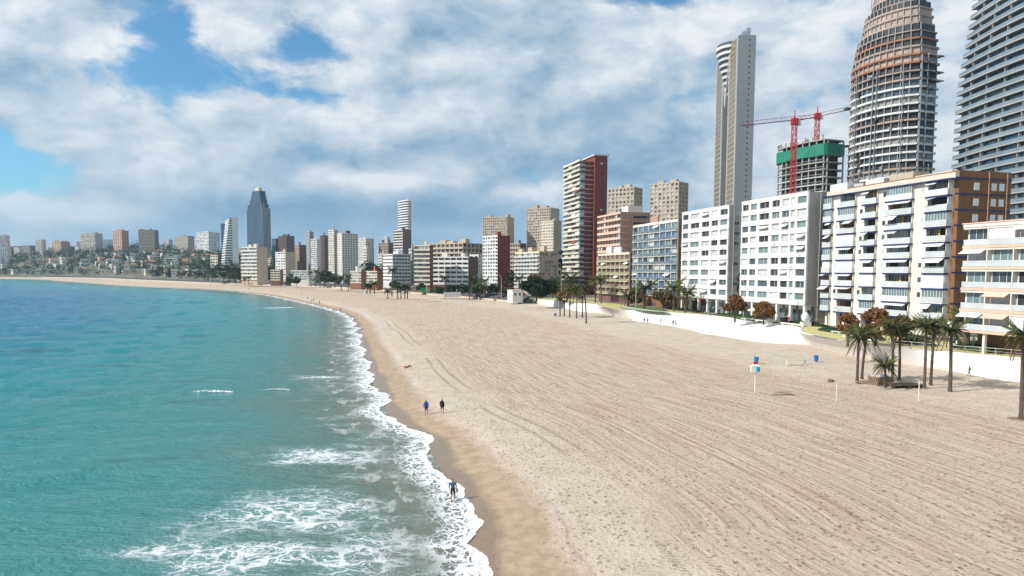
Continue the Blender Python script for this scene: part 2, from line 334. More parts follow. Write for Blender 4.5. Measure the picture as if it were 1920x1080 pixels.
# ------------------------------------------------------------------ sea
def foam_lace(q, pos, sc, warp=.8):
    wn = q.new('ShaderNodeTexNoise'); q.put(wn.inputs['Vector'], pos); wn.inputs['Scale'].default_value = sc*.9; wn.inputs['Detail'].default_value = 4
    p = q.vm('ADD', pos, q.vm('MULTIPLY', q.vm('SUBTRACT', wn.outputs['Color'], (.5, .5, .5)), (warp*2.4/sc, warp*2.4/sc, 0)))
    e1 = q.vor(p, sc, 'DISTANCE_TO_EDGE'); e2 = q.vor(p, sc*2.7, 'DISTANCE_TO_EDGE')
    return q.m('MAXIMUM', q.ss(e1, .0, .16, 1, 0), q.m('MULTIPLY', q.ss(e2, 0, .14, 1, 0), .8))
def sea_mat():
    m = bpy.data.materials.new('sea_water'); m.use_nodes = True; q = G(m.node_tree); b = m.node_tree.nodes['Principled BSDF']
    d = q.attr('d'); pos = q.new('ShaderNodeNewGeometry').outputs['Position']
    off = q.m('MULTIPLY', d, -1.0)
    nb = q.noise(q.vm('MULTIPLY', pos, (.02, .05, 0)), 1.0, 5, .6)
    oo = q.m('ADD', off, q.m('MULTIPLY', q.m('SUBTRACT', nb, .5), 34.0))
    depth = q.ramp(q.lin(oo, -5, 230), [(0.0, (.25, .205, .14)), (.04, (.14, .205, .165)), (.11, (.070, .255, .245)), (.25, (.018, .245, .285)), (.48, (.006, .165, .29)), (1.0, (.004, .085, .225))])
    dark_patch = q.m('MULTIPLY', q.ss(q.noise(q.vm('MULTIPLY', pos, (.035, .09, 0)), 1.0, 5, .65), .56, .68), q.ss(off, 8, 30, 0, .45))  # broad darker patches in the water colour, fading in offshore
    col = q.mix(dark_patch, depth, (.012, .075, .11))
    sx, sy, sz = q.sep(pos)
    def ell(px, py, rx, ry):
        c = gp(px, py); a = q.m('DIVIDE', q.m('SUBTRACT', sx, c.x), rx); e = q.m('DIVIDE', q.m('SUBTRACT', sy, c.y), ry)
        return q.m('EXPONENT', q.m('MULTIPLY', q.m('ADD', q.m('MULTIPLY', a, a), q.m('MULTIPLY', e, e)), -1.0))
    fm = None
    for e in [(560, 960, 8.0, 5.5), (470, 1040, 7, 4), (620, 855, 8, 4), (370, 1030, 5, 2.4), (600, 708, 6, 2), (520, 577, 12, 5), (690, 1040, 5, 5)]:
        k = ell(*e); fm = k if fm is None else q.m('MAXIMUM', fm, k)
    near = q.ss(off, 2, 16, .40, 0.0)
    fm = q.m('MAXIMUM', q.m('MULTIPLY', fm, 1.0), near)
    patch = q.noise(q.vm('MULTIPLY', pos, (.16, .42, 0)), 1.0, 6, .66)
    amt = q.m('ADD', fm, q.m('MULTIPLY', q.m('SUBTRACT', patch, .5), 2.0))
    lace = foam_lace(q, q.vm('MULTIPLY', pos, (.8, 1.15, 0)), .62)
    cap = q.m('MULTIPLY', q.ss(q.noise(q.vm('MULTIPLY', pos, (.22, .8, 0)), 1.0, 5, .7), .74, .79), q.ss(off, 5, 20, 0, .7))
    foam = q.m('MULTIPLY', q.ss(amt, .26, 1.0), q.ss(q.m('ADD', lace, q.m('MULTIPLY', amt, .38)), .55, 1.2))
    foam = q.m('MAXIMUM', foam, cap, clamp=True)
    col = q.mix(q.m('MULTIPLY', q.ss(amt, .15, 1.1), .42), col, (.30, .50, .50))
    q.put(b.inputs['Base Color'], q.mix(foam, col, (.80, .83, .85)))
    q.put(b.inputs['Roughness'], q.mix(foam, (.12, .12, .12), (.8, .8, .8)))
    b.inputs['IOR'].default_value = 1.33; b.inputs['Specular IOR Level'].default_value = .24
    h = q.m('ADD', q.noise(q.vm('MULTIPLY', pos, (.5, 1.25, 0)), 1.0, 6, .62), q.m('MULTIPLY', q.noise(q.vm('MULTIPLY', pos, (2.2, 4.2, 0)), 1.0, 3, .6), .22))
    h = q.m('ADD', h, q.m('MULTIPLY', foam, .08))
    q.put(b.inputs['Normal'], q.bump(h, .9, .8))
    return m
th = np.radians(np.concatenate([np.arange(-75, -42, .6), np.arange(-42, 6, .085), np.arange(6, 20, .6)]))
rr = 20*1.0085**np.arange(0, 610)
TH, RR = np.meshgrid(th, rr); X = (RR*np.sin(TH)).ravel(); Y = (RR*np.cos(TH)).ravel()
fq = gridfaces(len(rr), len(th))
dS, sS = np.full(X.size, -3000.0), np.zeros(X.size)
cx = X-np.interp(Y, SH[:, 1], SH[:, 0]); m_ = (cx < 60) & (Y < 1700)
sub = np.where(m_)[0]
# coarse distance on a thinner grid keeps this quick
TI = np.arange(0, len(rr), 4); TJ = np.arange(0, len(th), 4)
gx = X.reshape(len(rr), len(th))[np.ix_(TI, TJ)]; gy = Y.reshape(len(rr), len(th))[np.ix_(TI, TJ)]
gd, gs = sdist(gx.ravel(), gy.ravel()); gd = gd.reshape(gx.shape)
ri = np.clip(np.arange(len(rr))/4, 0, len(TI)-1.001); ci = np.clip(np.arange(len(th))/4, 0, len(TJ)-1.001)
r0 = ri.astype(int); c0 = ci.astype(int); fr = (ri-r0)[:, None]; fc = (ci-c0)[None]
dS = (gd[np.ix_(r0, c0)]*(1-fr)*(1-fc)+gd[np.ix_(r0+1, c0)]*fr*(1-fc)+gd[np.ix_(r0, c0+1)]*(1-fr)*fc+gd[np.ix_(r0+1, c0+1)]*fr*fc).ravel()
Z = np.zeros(X.size); amp = np.clip((-dS-3)/40, 0, 1)
for k, (lam, ang, a) in enumerate([(17, 66, .42), (9.5, 52, .20), (6.1, 84, .14), (3.7, 44, .09), (2.3, 68, .05)]):
    kx = math.cos(R(ang)); ky = math.sin(R(ang)); ph = (X*kx-Y*ky)/lam*2*math.pi+3.2*vnoise(X, Y, lam*2.2, k+3)
    cc_ = np.cos(ph); Z += a*(np.where(cc_ > 0, cc_**2*np.sign(cc_), cc_*.5))*(.35+1.2*vnoise(X, Y, lam*3.3, k+11))*np.clip(lam*90/RR.ravel(), 0, 1)
Z *= amp
keep = dS[fq].min(1) < 6
V_, F_, (a1,) = compact(np.stack([X, Y, Z], 1), fq[keep], dS)
o = link('sea', npmesh('sea', V_, F_[:, ::-1], sea_mat(), True, {'d': a1})); tag(o, 'turquoise sea with small waves and foam', 'sea', kind='structure')
# ------------------------------------------------------------------ swash foam at the water's edge
def swash_mat():
    m = bpy.data.materials.new('swash_foam'); m.use_nodes = True; q = G(m.node_tree); b = m.node_tree.nodes['Principled BSDF']
    d = q.attr('d'); s = q.attr('s')
    e = q.m('ADD', q.m('MULTIPLY', q.m('SUBTRACT', q.noise(q.comb(q.m('MULTIPLY', s, .085), 0, 1), 1.0, 2, .5), .5), 7.5),
            q.m('MULTIPLY', q.m('SUBTRACT', q.noise(q.comb(q.m('MULTIPLY', s, .5), 0, 6), 1.0, 4, .6), .5), 1.5))
    x = q.m('SUBTRACT', d, e)                       # 0 at the running edge, negative out to sea
    sd = q.comb(q.m('MULTIPLY', s, .9), q.m('MULTIPLY', d, 1.25), 0)
    lace = foam_lace(q, sd, .95, .9)
    body = q.m('MULTIPLY', q.ss(x, -.1, .1, 1, 0), q.ss(x, -5.5, -1.2))
    rim = q.m('MULTIPLY', q.ss(x, -.02, .10, 1, 0), q.ss(x, -.9, -.25))
    pn = q.noise(q.comb(q.m('MULTIPLY', s, .25), q.m('MULTIPLY', d, .5), 2), 1.0, 4, .6)
    fo = q.m('MULTIPLY', body, q.ss(q.m('ADD', q.m('MULTIPLY', lace, .6), q.m('ADD', q.m('MULTIPLY', body, .35), pn)), .78, 1.22))
    fo = q.m('MAXIMUM', fo, q.m('MULTIPLY', rim, q.ss(pn, .25, .5, .5, 1)))
    trail = q.m('MULTIPLY', q.m('MULTIPLY', q.ss(q.m('ADD', x, q.m('MULTIPLY', pn, 6.0)), -5.5, -3.2), q.ss(x, -.2, .1, 1, 0)), q.ss(pn, .50, .62, 0, .55))
    fo = q.m('MAXIMUM', fo, trail)
    film = q.m('MULTIPLY', q.ss(x, -.05, .05, 1, 0), q.ss(x, -9, -3, 0, .30))
    al = q.m('MAXIMUM', fo, film, clamp=True)
    q.put(b.inputs['Base Color'], q.mix(fo, (.30, .27, .22), (.84, .86, .88))); q.put(b.inputs['Alpha'], al)
    q.put(b.inputs['Roughness'], q.mix(fo, (.15, .15, .15), (.75, .75, .75)))
    q.put(b.inputs['Normal'], q.bump(q.m('ADD', fo, q.m('MULTIPLY', pn, .6)), .6, .10))
    return m
ss_ = np.concatenate([np.arange(10, 330, .8), np.arange(330, 1900, 5.0)]); dd_ = np.linspace(-11, 5, 30)
S2, D2 = np.meshgrid(ss_, dd_, indexing='ij'); xx, yy = shore(S2.ravel(), D2.ravel())
zz = np.maximum(sandz(D2.ravel())+.035, .07)
o = link('swash_foam', npmesh('swash_foam', np.stack([xx, yy, zz], 1), gridfaces(len(ss_), len(dd_))[:, ::-1], swash_mat(), True, {'d': D2.ravel(), 's': S2.ravel()}))
tag(o, 'white lacy foam where the waves run up the sand', 'foam', kind='stuff')
# small breaking crests out in the water
WFOAM = mat('crest_foam', (.82, .84, .86), .8, .06, 3, bump=.8)
def crest(px0, px1, py, h):
    a = gp(px0, py+2); b_ = gp(px1, py-1); n = 90; mb = MB(); vs = []; L = (b_-a).length; dr = (b_-a).normalized(); nn = Vector((-dr.y, dr.x, 0))
    for i in range(n+1):
        t = i/n; e = math.sin(math.pi*min(1, t*1.02))**.5*(.35+.65*t) if t < .97 else .15; c = a+dr*L*t+nn*(.5*math.sin(t*5)+random.uniform(-.12, .12))
        wd = (.10+random.uniform(0, .35))*(.35+1.5*t*t)*L/9; hh = h*.8*e*random.uniform(.3, 1.2)
        for k, (o_, z_) in enumerate([(-1, -.05), (-.55, .5), (0, 1), (.4, .55), (.8, -.05)]): vs.append(c+nn*(o_*wd)+Vector((0, 0, .12+z_*hh)))
    fs = [(i*5+k, i*5+k+1, i*5+k+6, i*5+k+5) for i in range(n) for k in range(4) if k in (1, 2) or random.random() < .35+.6*i/n]
    mb.add(vs, fs, WFOAM); return mb.build('breaking_wave', None, True)
for (x0, x1, y, h, lab) in [(346, 438, 736, .5, 'longest white breaking crest on the open turquoise water'), (490, 543, 732, .4, 'short white crest breaking next to the longest one'),
                            (566, 626, 709, .3, 'thin broken white crest close in to the sand'), (498, 546, 578, .5, 'white crest breaking far along the bay near the bathers')]:
    tag(crest(x0, x1, y, h), lab, 'wave', 'small breaking waves')
# ------------------------------------------------------------------ city ground and hill behind
def hill(X, Y, d):
    tx = X/np.maximum(Y, 1); a = np.interp(tx, [-1.4, -.78, -.70, -.50, -.40, -.30], [.5, .55, 1.0, 1.0, .55, 0])
    h = np.interp(d, [100, 120, 170, 230, 340, 1100, 3000], [0, 5, 28, 46, 58, 50, 30])*a
    return h*(.80+.4*vnoise(X, Y, 160, 5))*np.clip((Y-500)/300, 0, 1)
def gz(x, y):
    d, s = sdist([x], [y]); return float(5.2+hill(np.array([x]), np.array([y]), d)[0])
ss_ = np.concatenate([np.arange(-150, 400, 6.0), np.arange(400, 3600, 16.0)]); dd_ = np.array([90, 96, 104, 112, 125, 145, 170, 200, 240, 290, 350, 420, 500, 600, 720, 900, 1200, 1800, 3000, 5200.])
S2, D2 = np.meshgrid(ss_, dd_, indexing='ij'); xx, yy = shore(S2.ravel(), D2.ravel()); zz = 5.2+hill(xx, yy, D2.ravel())
zz = np.where(D2.ravel() < 91, 1.0, zz)
xx = np.where(D2.ravel() < 97, xx, xx)
near = (S2.ravel() < 315) & (D2.ravel() < 106); 
nx, ny = shore(S2.ravel(), np.maximum(D2.ravel(), 106.0)); xx = np.where(near, nx, xx); yy = np.where(near, ny, yy); zz = np.where(near, 5.0-(106-D2.ravel())*.02, zz)
GR = bpy.data.materials.new('city_ground'); GR.use_nodes = True; q = G(GR.node_tree); pos = q.new('ShaderNodeNewGeometry').outputs['Position']
q.put(GR.node_tree.nodes['Principled BSDF'].inputs['Base Color'], q.mix(q.ss(q.noise(pos, .02, 6, .65), .42, .58), (.16, .15, .12), (.09, .10, .05))); GR.node_tree.nodes['Principled BSDF'].inputs['Roughness'].default_value = .95
o = link('ground', npmesh('ground', np.stack([xx, yy, zz], 1), gridfaces(len(ss_), len(dd_))[:, ::-1], GR)); tag(o, 'ground under the city rising to a hill', 'ground', kind='structure')
# distant mountains
HM = bpy.data.materials.new('mountain_scrub'); HM.use_nodes = True; q = G(HM.node_tree); pos = q.new('ShaderNodeNewGeometry').outputs['Position']
q.put(HM.node_tree.nodes['Principled BSDF'].inputs['Base Color'], q.mix(q.ss(q.noise(pos, .006, 7, .65), .4, .6), (.035, .060, .055), (.075, .085, .07))); HM.node_tree.nodes['Principled BSDF'].inputs['Roughness'].default_value = 1
xs = np.linspace(-5200, 3000, 180); ys = np.linspace(3000, 6000, 50); XX, YY = np.meshgrid(xs, ys, indexing='ij')
prof = np.interp(XX/YY*F+960, [-900, -300, 0, 60, 130, 185, 215, 245, 300, 420, 700, 1400], [120, 150, 150, 150, 100, 205, 212, 190, 130, 80, 40, 30])
ZZ = prof*np.exp(-((YY-4200)/700)**2)*(.82+.36*vnoise(XX, YY, 330, 8))+(vnoise(XX, YY, 90, 9)-.5)*16
ZZ -= 12
o = link('hills', npmesh('hills', np.stack([XX, YY, ZZ], 2).reshape(-1, 3), gridfaces(180, 50)[:, ::-1], HM)); tag(o, 'distant scrub covered hills beyond the town', 'hills', kind='structure')
# ------------------------------------------------------------------ promenade: wavy white wall, walkway, gardens
WALL = mat('white_promenade_concrete', (.80, .79, .77), .55, .04, .2)
us = np.arange(20, 318, 1.5)
vb = np.interp(us, [20, 60, 77, 94, 105, 126, 139, 160, 183, 205, 220, 245, 280, 318], [99, 97, 96, 93, 92.5, 97, 94, 94, 96.5, 95.5, 94, 96.5, 94, 93])
vt = np.interp(us, [20, 60, 81, 90, 97, 108, 116, 126, 138, 150, 168, 190, 207, 216, 226, 240, 255, 280, 318], [106, 104, 102.5, 98, 95.2, 94, 94.8, 98, 107, 111, 112, 109, 103, 97, 95.2, 98, 103, 99, 96])
for _ in range(3):
    for a in (vb, vt): a[1:-1] = (a[:-2]+2*a[1:-1]+a[2:])/4
prof = [(0, 0), (.03, .03), (.25, .06), (.5, .15), (.75, .38), (.92, .75), (1.0, 1.0), (1.04, 1.04)]
vs = []
for u, b0, t0 in zip(us, vb, vt):
    zb, zt = 1.75, 4.9; steep = min(1, max(0, 1.3-(t0-b0)/6))
    for k, (a, h) in enumerate(prof):
        lin_ = a; hh = (1-(1-a)**1.7 if a < 1 else a)*steep+lin_*(1-steep)
        und = t0+3.4*(1-a)**1.0-.25*math.sin(a*math.pi)            # the steep bays overhang like a breaking wave
        v = (b0+(t0-b0)*a)*(1-steep)+und*steep
        vs.append(uv(u, v, zb+(zt-zb)*min(hh, 1.0)+(.12 if k >= 6 else 0)))
    vs.append(uv(u, t0+1.3, 5.02)); vs.append(uv(u, t0+1.35, 4.5))
nc = len(prof)+2
o = link('promenade_wall', npmesh('promenade_wall', [tuple(v) for v in vs], gridfaces(len(us), nc)[:, ::-1], WALL)); tag(o, 'sinuous white concrete sea wall sweeping between sand and gardens', 'wall')
PY = mat('yellow_paving', (.52, .47, .20), .85, .14, .35); PGR = mat('pale_green_paving', (.42, .48, .36), .85, .1, .3)
vs = []; 
for u, t0 in zip(us, vt): vs += [uv(u, t0+1.2, 4.98), uv(u, max(t0+2.5, 107), 5.05), uv(u, 118, 5.24), uv(u, 128, 5.26)]
o = link('promenade', npmesh('promenade', [tuple(v) for v in vs], gridfaces(len(us), 4)[:, ::-1], PY)); tag(o, 'yellow paved upper promenade', 'promenade', kind='structure')
def strip(name, m, u0, u1, v0, v1, z, lab=None, n=24, wob=1.2):
    vs = []
    for i in range(n+1):
        u = u0+(u1-u0)*i/n; e = math.sin(math.pi*i/n)**.5; c = (v0+v1)/2+wob*math.sin(u*.11); hw = (v1-v0)/2*(.15+.85*e)
        vs += [uv(u, c-hw, z), uv(u, c+hw, z+.03)]
    o = link(name, npmesh(name, [tuple(v) for v in vs], gridfaces(n+1, 2)[:, ::-1], m)); tag(o, lab, kind='structure'); return o
vs = []
for u in us: vs += [uv(u, 112.3, 5.285), uv(u, 116.6, 5.29)]
o = link('footpath', npmesh('footpath', [tuple(v) for v in vs], gridfaces(len(us), 2)[:, ::-1], mat('grey_paving', (.24, .235, .225), .85, .12, .5))); tag(o, kind='structure')
strip('lawn', GRASS, 150, 182, 111, 113.5, 5.30); strip('lawn', GRASS, 205, 238, 107, 111, 5.30); strip('pale_pavement', PGR, 196, 232, 100.5, 106, 5.27)
# far road, low wall
ss_ = np.arange(318, 1700, 8.0); vs = []
for s_ in ss_:
    for dd, z in ((90, 1.6), (90.4, 2.8), (95, 5.32), (108, 5.34)):
        x, y = shore(s_, dd); vs.append((x, y, z))
o = link('road', npmesh('road', vs, gridfaces(len(ss_), 4)[:, ::-1], ASPH, False)); tag(o, 'seafront road', kind='structure')
vs = []
for s_ in ss_:
    for dd, z in ((89.6, 1.7), (89.7, 3.2), (90.1, 3.2), (90.2, 2.6)):
        x, y = shore(s_, dd); vs.append((x, y, z))
o = link('beach_wall', npmesh('beach_wall', vs, gridfaces(len(ss_), 4)[:, ::-1], BEIGE, False)); tag(o, 'low pale wall between the far sand and the seafront road', 'wall')
# ------------------------------------------------------------------ buildings
class B:
    """a building: Empty at the near corner; local x runs along the side wall inland, local y along the sea front away from the camera"""
    def __init__(s, name, label, xl, xc, xr, ytop, D, ang, zb=5.2, yl=None, sep=True, cat='building', group=None):
        a = R(ang); s.e1 = Vector((-math.sin(a), math.cos(a))); s.e2 = Vector((math.cos(a), math.sin(a)))
        P = dp(xc, ytop, D); s.C = P; s.H = P.z-zb; s.zb = zb; s.sep = sep; s.acc = {}
        s.Lf = s.hit(xl, yl or ytop, s.e1); s.Ls = s.hit(xr, ytop, s.e2)
        s.o = empty(name, (P.x, P.y, zb), a); tag(s.o, label, cat, group)
    def hit(s, px, py, e):
        r = ray(px, py); den = e.x*r.y-e.y*r.x
        t = -(s.C.x*r.y-s.C.y*r.x)/den if abs(den) > 1e-6 else 20
        return min(max(t, 3.0), 130.0) if t > 0 else 15.0
    def b(s, name, m, x0, x1, y0, y1, z0, z1, sep=None):
        if s.sep if sep is None else sep: return box(s.o, name, m, x0, x1, y0, y1, z0, z1)
        s.acc.setdefault(name, MB()).box(x0, x1, y0, y1, z0, z1, m)
    def fb(s, face, name, m, t0, t1, z0, z1, d0, d1, sep=None):
        if face == 'f': return s.b(name, m, -d1, -d0, t0, t1, z0, z1, sep)
        return s.b(name, m, t0, t1, -d1-.05, -d0-.05, z0+.012, z1+.012, sep)
    def done(s):
        for k, mb in s.acc.items():
            o = mb.build(k, s.o)
            o['kind'] = 'stuff'
        return s.o
    def body(s, m, r=.35, h=None):
        h = h or s.H; s.b('wall', m, r, s.Ls, r, s.Lf, -1.5, h-.05, True)
    def face(s, face, z0, nf, fh, nb, band=.42, pier=.3, bm=None, pm=None, panes=((None, 1),), r=.35, sepb=None, sepp=None, awn=0, awnm=None, balc=0, rail=None, skip=None, top=True, wid=None, pr=0.0):
        L = s.Lf if face == 'f' else s.Ls
        wd = wid or [1]*nb; tot = sum(wd); edges = [0]
        for q in wd: edges.append(edges[-1]+q/tot*L)
        bands = 'floor_band'; ms = [p[0] for p in panes]; ws = [p[1] for p in panes]
        for k in range(nf):
            zz = z0+k*fh
            s.fb(face, bands, bm, .02, L-.02, zz, zz+band*fh, -r, pr, sepb)
            for i in range(nb):
                if skip and skip(k, i): continue
                t0, t1 = edges[i], edges[i+1]; pw = pier*(t1-t0)/2
                pm_ = random.choices(ms, ws)[0]
                s.fb(face, 'window', pm_, t0+pw*.6, t1-pw*.6, zz+band*fh-.05, zz+fh+.05, -r-.1, -r+.06+random.uniform(0, .03), sepp)
                if random.random() < .55 and (t1-t0) > 2 and fh > 2: s.fb(face, 'mullion', bm, (t0+t1)/2-.05, (t0+t1)/2+.05, zz+band*fh, zz+fh-.02, -r, -r+.14, sepp)
                if awn and random.random() < awn:
                    o = None; aw = (t1-t0)*(1-pier)*.95; tm = (t0+t1)/2; dep = random.uniform(.7, 1.3)
                    A = awnm or AWN
                    if face == 'f': o = box(s.o, 'awning', A, -dep-.1, .1, tm-aw/2, tm+aw/2, zz+fh*.72, zz+fh*.72+.05, (0, -.65, 0)); o.location.x = -dep/2
                if balc:
                    s.fb(face, 'balcony', bm, t0+pw*.5, t1-pw*.5, zz-.1, zz+.08, 0, balc, sepb)
                    s.fb(face, 'railing', rail or RAIL, t0+pw*.5+.03, t1-pw*.5-.03, zz+.09, zz+1.0, balc-.1, balc-.04, sepb)
        if top: s.fb(face, bands, bm, .02, L-.02, z0+nf*fh, z0+nf*fh+.9, -r, pr+.02, sepb)
        if pier > 0:
            for i in range(nb+1):
                a = edges[max(i-1, 0)]; c = edges[i]; e = edges[min(i+1, nb)]
                lw = pier*(c-a)/2 if i > 0 else 0; rw = pier*(e-c)/2 if i < nb else 0
                s.fb(face, 'pier', pm or bm, c-lw+(.05 if i == 0 else 0), c+rw-(.05 if i == nb else 0), z0, z0+nf*fh+.03, -r, -.03, sepb)
    def roof(s, n=2, m=None, par=None, mast=True):
        m = m or LGREY; H = s.H
        for i in range(n):
            w_ = random.uniform(.15, .3)*s.Ls; l = random.uniform(.1, .22)*s.Lf; x = random.uniform(.2, .6)*s.Ls; y = s.Lf*((i+.3)/n+random.uniform(-.05, .15)); hh = random.uniform(2.0, 3.6)
            box(s.o, 'roof_hut', m, x, min(x+w_, s.Ls), y, min(y+l, s.Lf), H-.3, H+hh)
        if mast:
            for i in range(2): y = random.uniform(.15, .85)*s.Lf; x = random.uniform(.3, .7)*s.Ls; box(s.o, 'aerial', METAL, x-.05, x+.05, y-.05, y+.05, H-.2, H+random.uniform(2.5, 5))
ANG = 15
# ---- white apartment blocks
def white_block(label, xl, xc, xr, yt, yl, D, wid):
    b = B('apartment_block', label, xl, xc, xr, yt, D, ANG, 5.25, yl, True, 'building'); nf = 9; gf = 4.6; fh = (b.H-gf-1.0)/nf
    b.b('wall', mat('shade_grey_render', (.40, .375, .345), .8, .07), .45, b.Ls, .05, b.Lf, gf, b.H-.1)  # side wall colour greyed to paint in the shade on white walls
    pan = ((TGLASS, 3), (GLASS, 2), (CURT, 3), (DARK, 2.2), (SHUT, .8))
    b.face('f', gf, nf, fh, len(wid), .43, .26, WHITE, WHITE, pan, .45, awn=.09, wid=wid)
    for k in range(nf):                                    # thin shadow joints and rails on the loggias
        if True: b.fb('f', 'ledge', WHITE, .0, b.Lf, gf+k*fh-.06, gf+k*fh+.06, 0, .14)
    for k in range(nf):
        for i in range(len(wid)):
            t = (sum(wid[:i])+wid[i]*.5)/sum(wid)*b.Lf; bw = wid[i]/sum(wid)*b.Lf*.74
            b.fb('f', 'window_sill', LGREY, t-bw/2-.05, t+bw/2+.05, gf+k*fh+.43*fh, gf+k*fh+.43*fh+.08, -.2, .10)
            if random.random() < .16: b.fb('f', 'air_conditioner', OFFW, t-.2, t+.6, gf+k*fh+.3, gf+k*fh+.85, 0, .35)
    b.fb('f', 'ledge', WHITE, -.02, b.Lf, b.H-.12, b.H+.05, -.6, .12)
    for k in range(nf):
        b.fb('s', 'panel_joint', GREY, .3, b.Ls-.1, gf+k*fh-.02, gf+k*fh+.03, -.02, .012)
        if k in (1, 3, 5, 6, 7): b.fb('s', 'window', GLASS, b.Ls*.62, b.Ls*.62+1.5, gf+k*fh+1.2, gf+k*fh+2.1, -.05, .03)
        b.fb('s', 'shutter', CURT, b.Ls*.72, b.Ls*.72+1.2, gf+k*fh+1.0, gf+k*fh+2.3, -.05, .02)
    b.fb('s', 'rain_pipe', LGREY, b.Ls*.5, b.Ls*.5+.14, .2, b.H-.5, 0, .12)
    n = max(4, int(b.Lf/5)); 
    for i in range(n+1):
        t = i*(b.Lf-.8)/n; b.fb('f', 'column', WHITE, t+.05, t+.75, -.3, gf-.02, -.85, -.15)
    for i in range(n):
        t = i*(b.Lf-.8)/n; b.fb('f', 'shopfront', random.choice([DARK, GLASS, TGLASS]), t+.5, t+.5+(b.Lf-.8)/n-.5, -.3, gf-1.1, -3.2, -3.1)
        b.fb('f', 'fascia', random.choice([WHITE, OFFW, RED, LGREY]), t+.8, t+(b.Lf-.8)/n, gf-1.3, gf-.35, -2.6, -2.45)
    b.b('shop_wall', GREY, 3.3, b.Ls, .2, b.Lf, -.5, gf+.01)
    b.b('soffit', OFFW, .2, 3.5, .1, b.Lf-.1, gf-.3, gf+.02)
    b.roof(0, WHITE); b.done()
    return b
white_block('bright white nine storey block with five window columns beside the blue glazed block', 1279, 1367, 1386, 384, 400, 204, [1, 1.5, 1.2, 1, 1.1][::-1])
white_block('bright white nine storey block with shade grey side wall next to the brown brick one', 1391, 1516, 1562, 358, 380, 170, [1.2, .55, 1, 1.1, 1.5, 1, 1])
# ---- brown brick block with balconies
b = B('apartment_block', 'cream and brown brick block with navy edged white balconies', 1551, 1792, 1897, 333, 134, ANG, 5.25, 366, True, 'building')
gf = 3.6; nf = 9; fh = (b.H-gf)/nf; L = b.Lf
b.b('wall', BROWN, .9, b.Ls, .0, L, gf-.5, b.H+1.5); b.b('shop_wall', GREY, 2.5, b.Ls, .3, L, -.6, gf)
# t measured from the near corner: walls and balcony bays
bays = [('b', .03, .17), ('w', .17, .265), ('b', .265, .455), ('w', .455, .535), ('b', .535, .645), ('w', .645, .715), ('b', .715, .865), ('w', .865, .925), ('b', .925, 1.0)]
for kind, a, e in bays:
    t0, t1 = a*L, e*L
    if kind == 'w':
        b.fb('f', 'pier', OFFW, t0, t1, 0, b.H-.1, -1.0, .18)
        for k in range(nf):
            z = gf+k*fh; b.fb('f', 'ledge', CREAM, t0-.02, t1+.02, z-.05, z+.05, .1, .2)
            if random.random() < .75: b.fb('f', 'window', random.choice([GLASS, CURT, DARK, SHUT]), t0+.25*(t1-t0), t0+.25*(t1-t0)+.8, z+1.1, z+2.1, .1, .2)
            else: b.fb('f', 'shutter', SHUT, t0+.3*(t1-t0), t0+.3*(t1-t0)+1.0, z+.8, z+2.2, .1, .21)
        continue
    out = 1.0 if a > .03 else .8
    b.fb('f', 'side_fin', OFFW, t0-.02, t0+.16, 0, b.H-.1, -1.0, out*.55)
    for k in range(nf):
        z = gf+k*fh
        b.fb('f', 'balcony', OFFW, t0-.1, t1+.1, z-.06, z+.16, -1.0, out); b.fb('f', 'balcony_edge', NAVY, t0-.16, t1+.16, z-.40, z-.04, -.4, out+.04)
        b.fb('f', 'railing', RAIL if random.random() < .8 else SHUT, t0-.05, t1+.05, z+.2, z+1.12, out-.1, out-.04)
        b.fb('f', 'handrail', WHITE, t0-.08, t1+.08, z+1.12, z+1.2, out-.13, out-.01)
        for q_ in range(int((t1-t0)/.9)+1): b.fb('f', 'baluster', WHITE, t0+q_*.9, t0+q_*.9+.06, z+.16, z+1.12, out-.14, out-.1)
        b.fb('f', 'railing_return', RAIL, t0-.09, t0-.04, z+.2, z+1.12, 0.1, out-.05)
        u = random.random(); n = 2 if t1-t0 < 4.5 else 3; wdt = (t1-t0)/n
        for i in range(n):
            p = random.choices([DARK, GLASS, TGLASS, CURT, BROWN], [3, 2.5, 1.6, 1.4, .8])[0]
            b.fb('f', 'window', p, t0+i*wdt+.04, t0+(i+1)*wdt-.04, z+.15, z+fh-.3, -1.0, -.86)
            if p in (GLASS, TGLASS, CURT):
                for q_ in range(3): b.fb('f', 'window_bar', WHITE, t0+i*wdt+.05+q_*wdt/3, t0+i*wdt+.13+q_*wdt/3, z+.15, z+fh-.3, -.87, -.8)
        if u < .17: b.fb('f', 'shutter', SHUT, t0+.05+(.5*(t1-t0) if u < .10 else 0), t1-.05, z+.7, z+fh-.28, out-.3, out-.2)
        elif u < .36:
            for q_ in range(int((t1-t0)/.7)): b.fb('f', 'glazing_bar', WHITE, t0+q_*.7, t0+q_*.7+.08, z+1.1, z+fh-.3, out-.22, out-.12)
            b.fb('f', 'enclosure_glass', TGLASS, t0, t1, z+1.15, z+fh-.35, out-.2, out-.16)
        elif u < .75:
            w_ = (t1-t0)*random.choice([.5, .95]); tt = t0+random.choice([0, t1-t0-w_]); dep = random.uniform(.5, 1.5)
            o = box(b.o, 'awning', random.choice([AWN, AWN, AWN, CURT]), -out-dep, -out+.4, tt, tt+w_, z+fh*.80, z+fh*.80+.05); o.rotation_euler = (0, -random.uniform(.2, .75), 0)
        if random.random() < .3: b.fb('f', 'side_blind', YELLOW, (t0+t1)/2-.25, (t0+t1)/2+.25, z+.2, z+fh-.3, -.5, -.4)
b.fb('f', 'cornice', NAVY, -.1, L+.5, b.H-.28, b.H-.05, -1, 1.25); b.fb('f', 'parapet', CREAM, 0, L, b.H-.02, b.H+1.1, -1.2, .1)
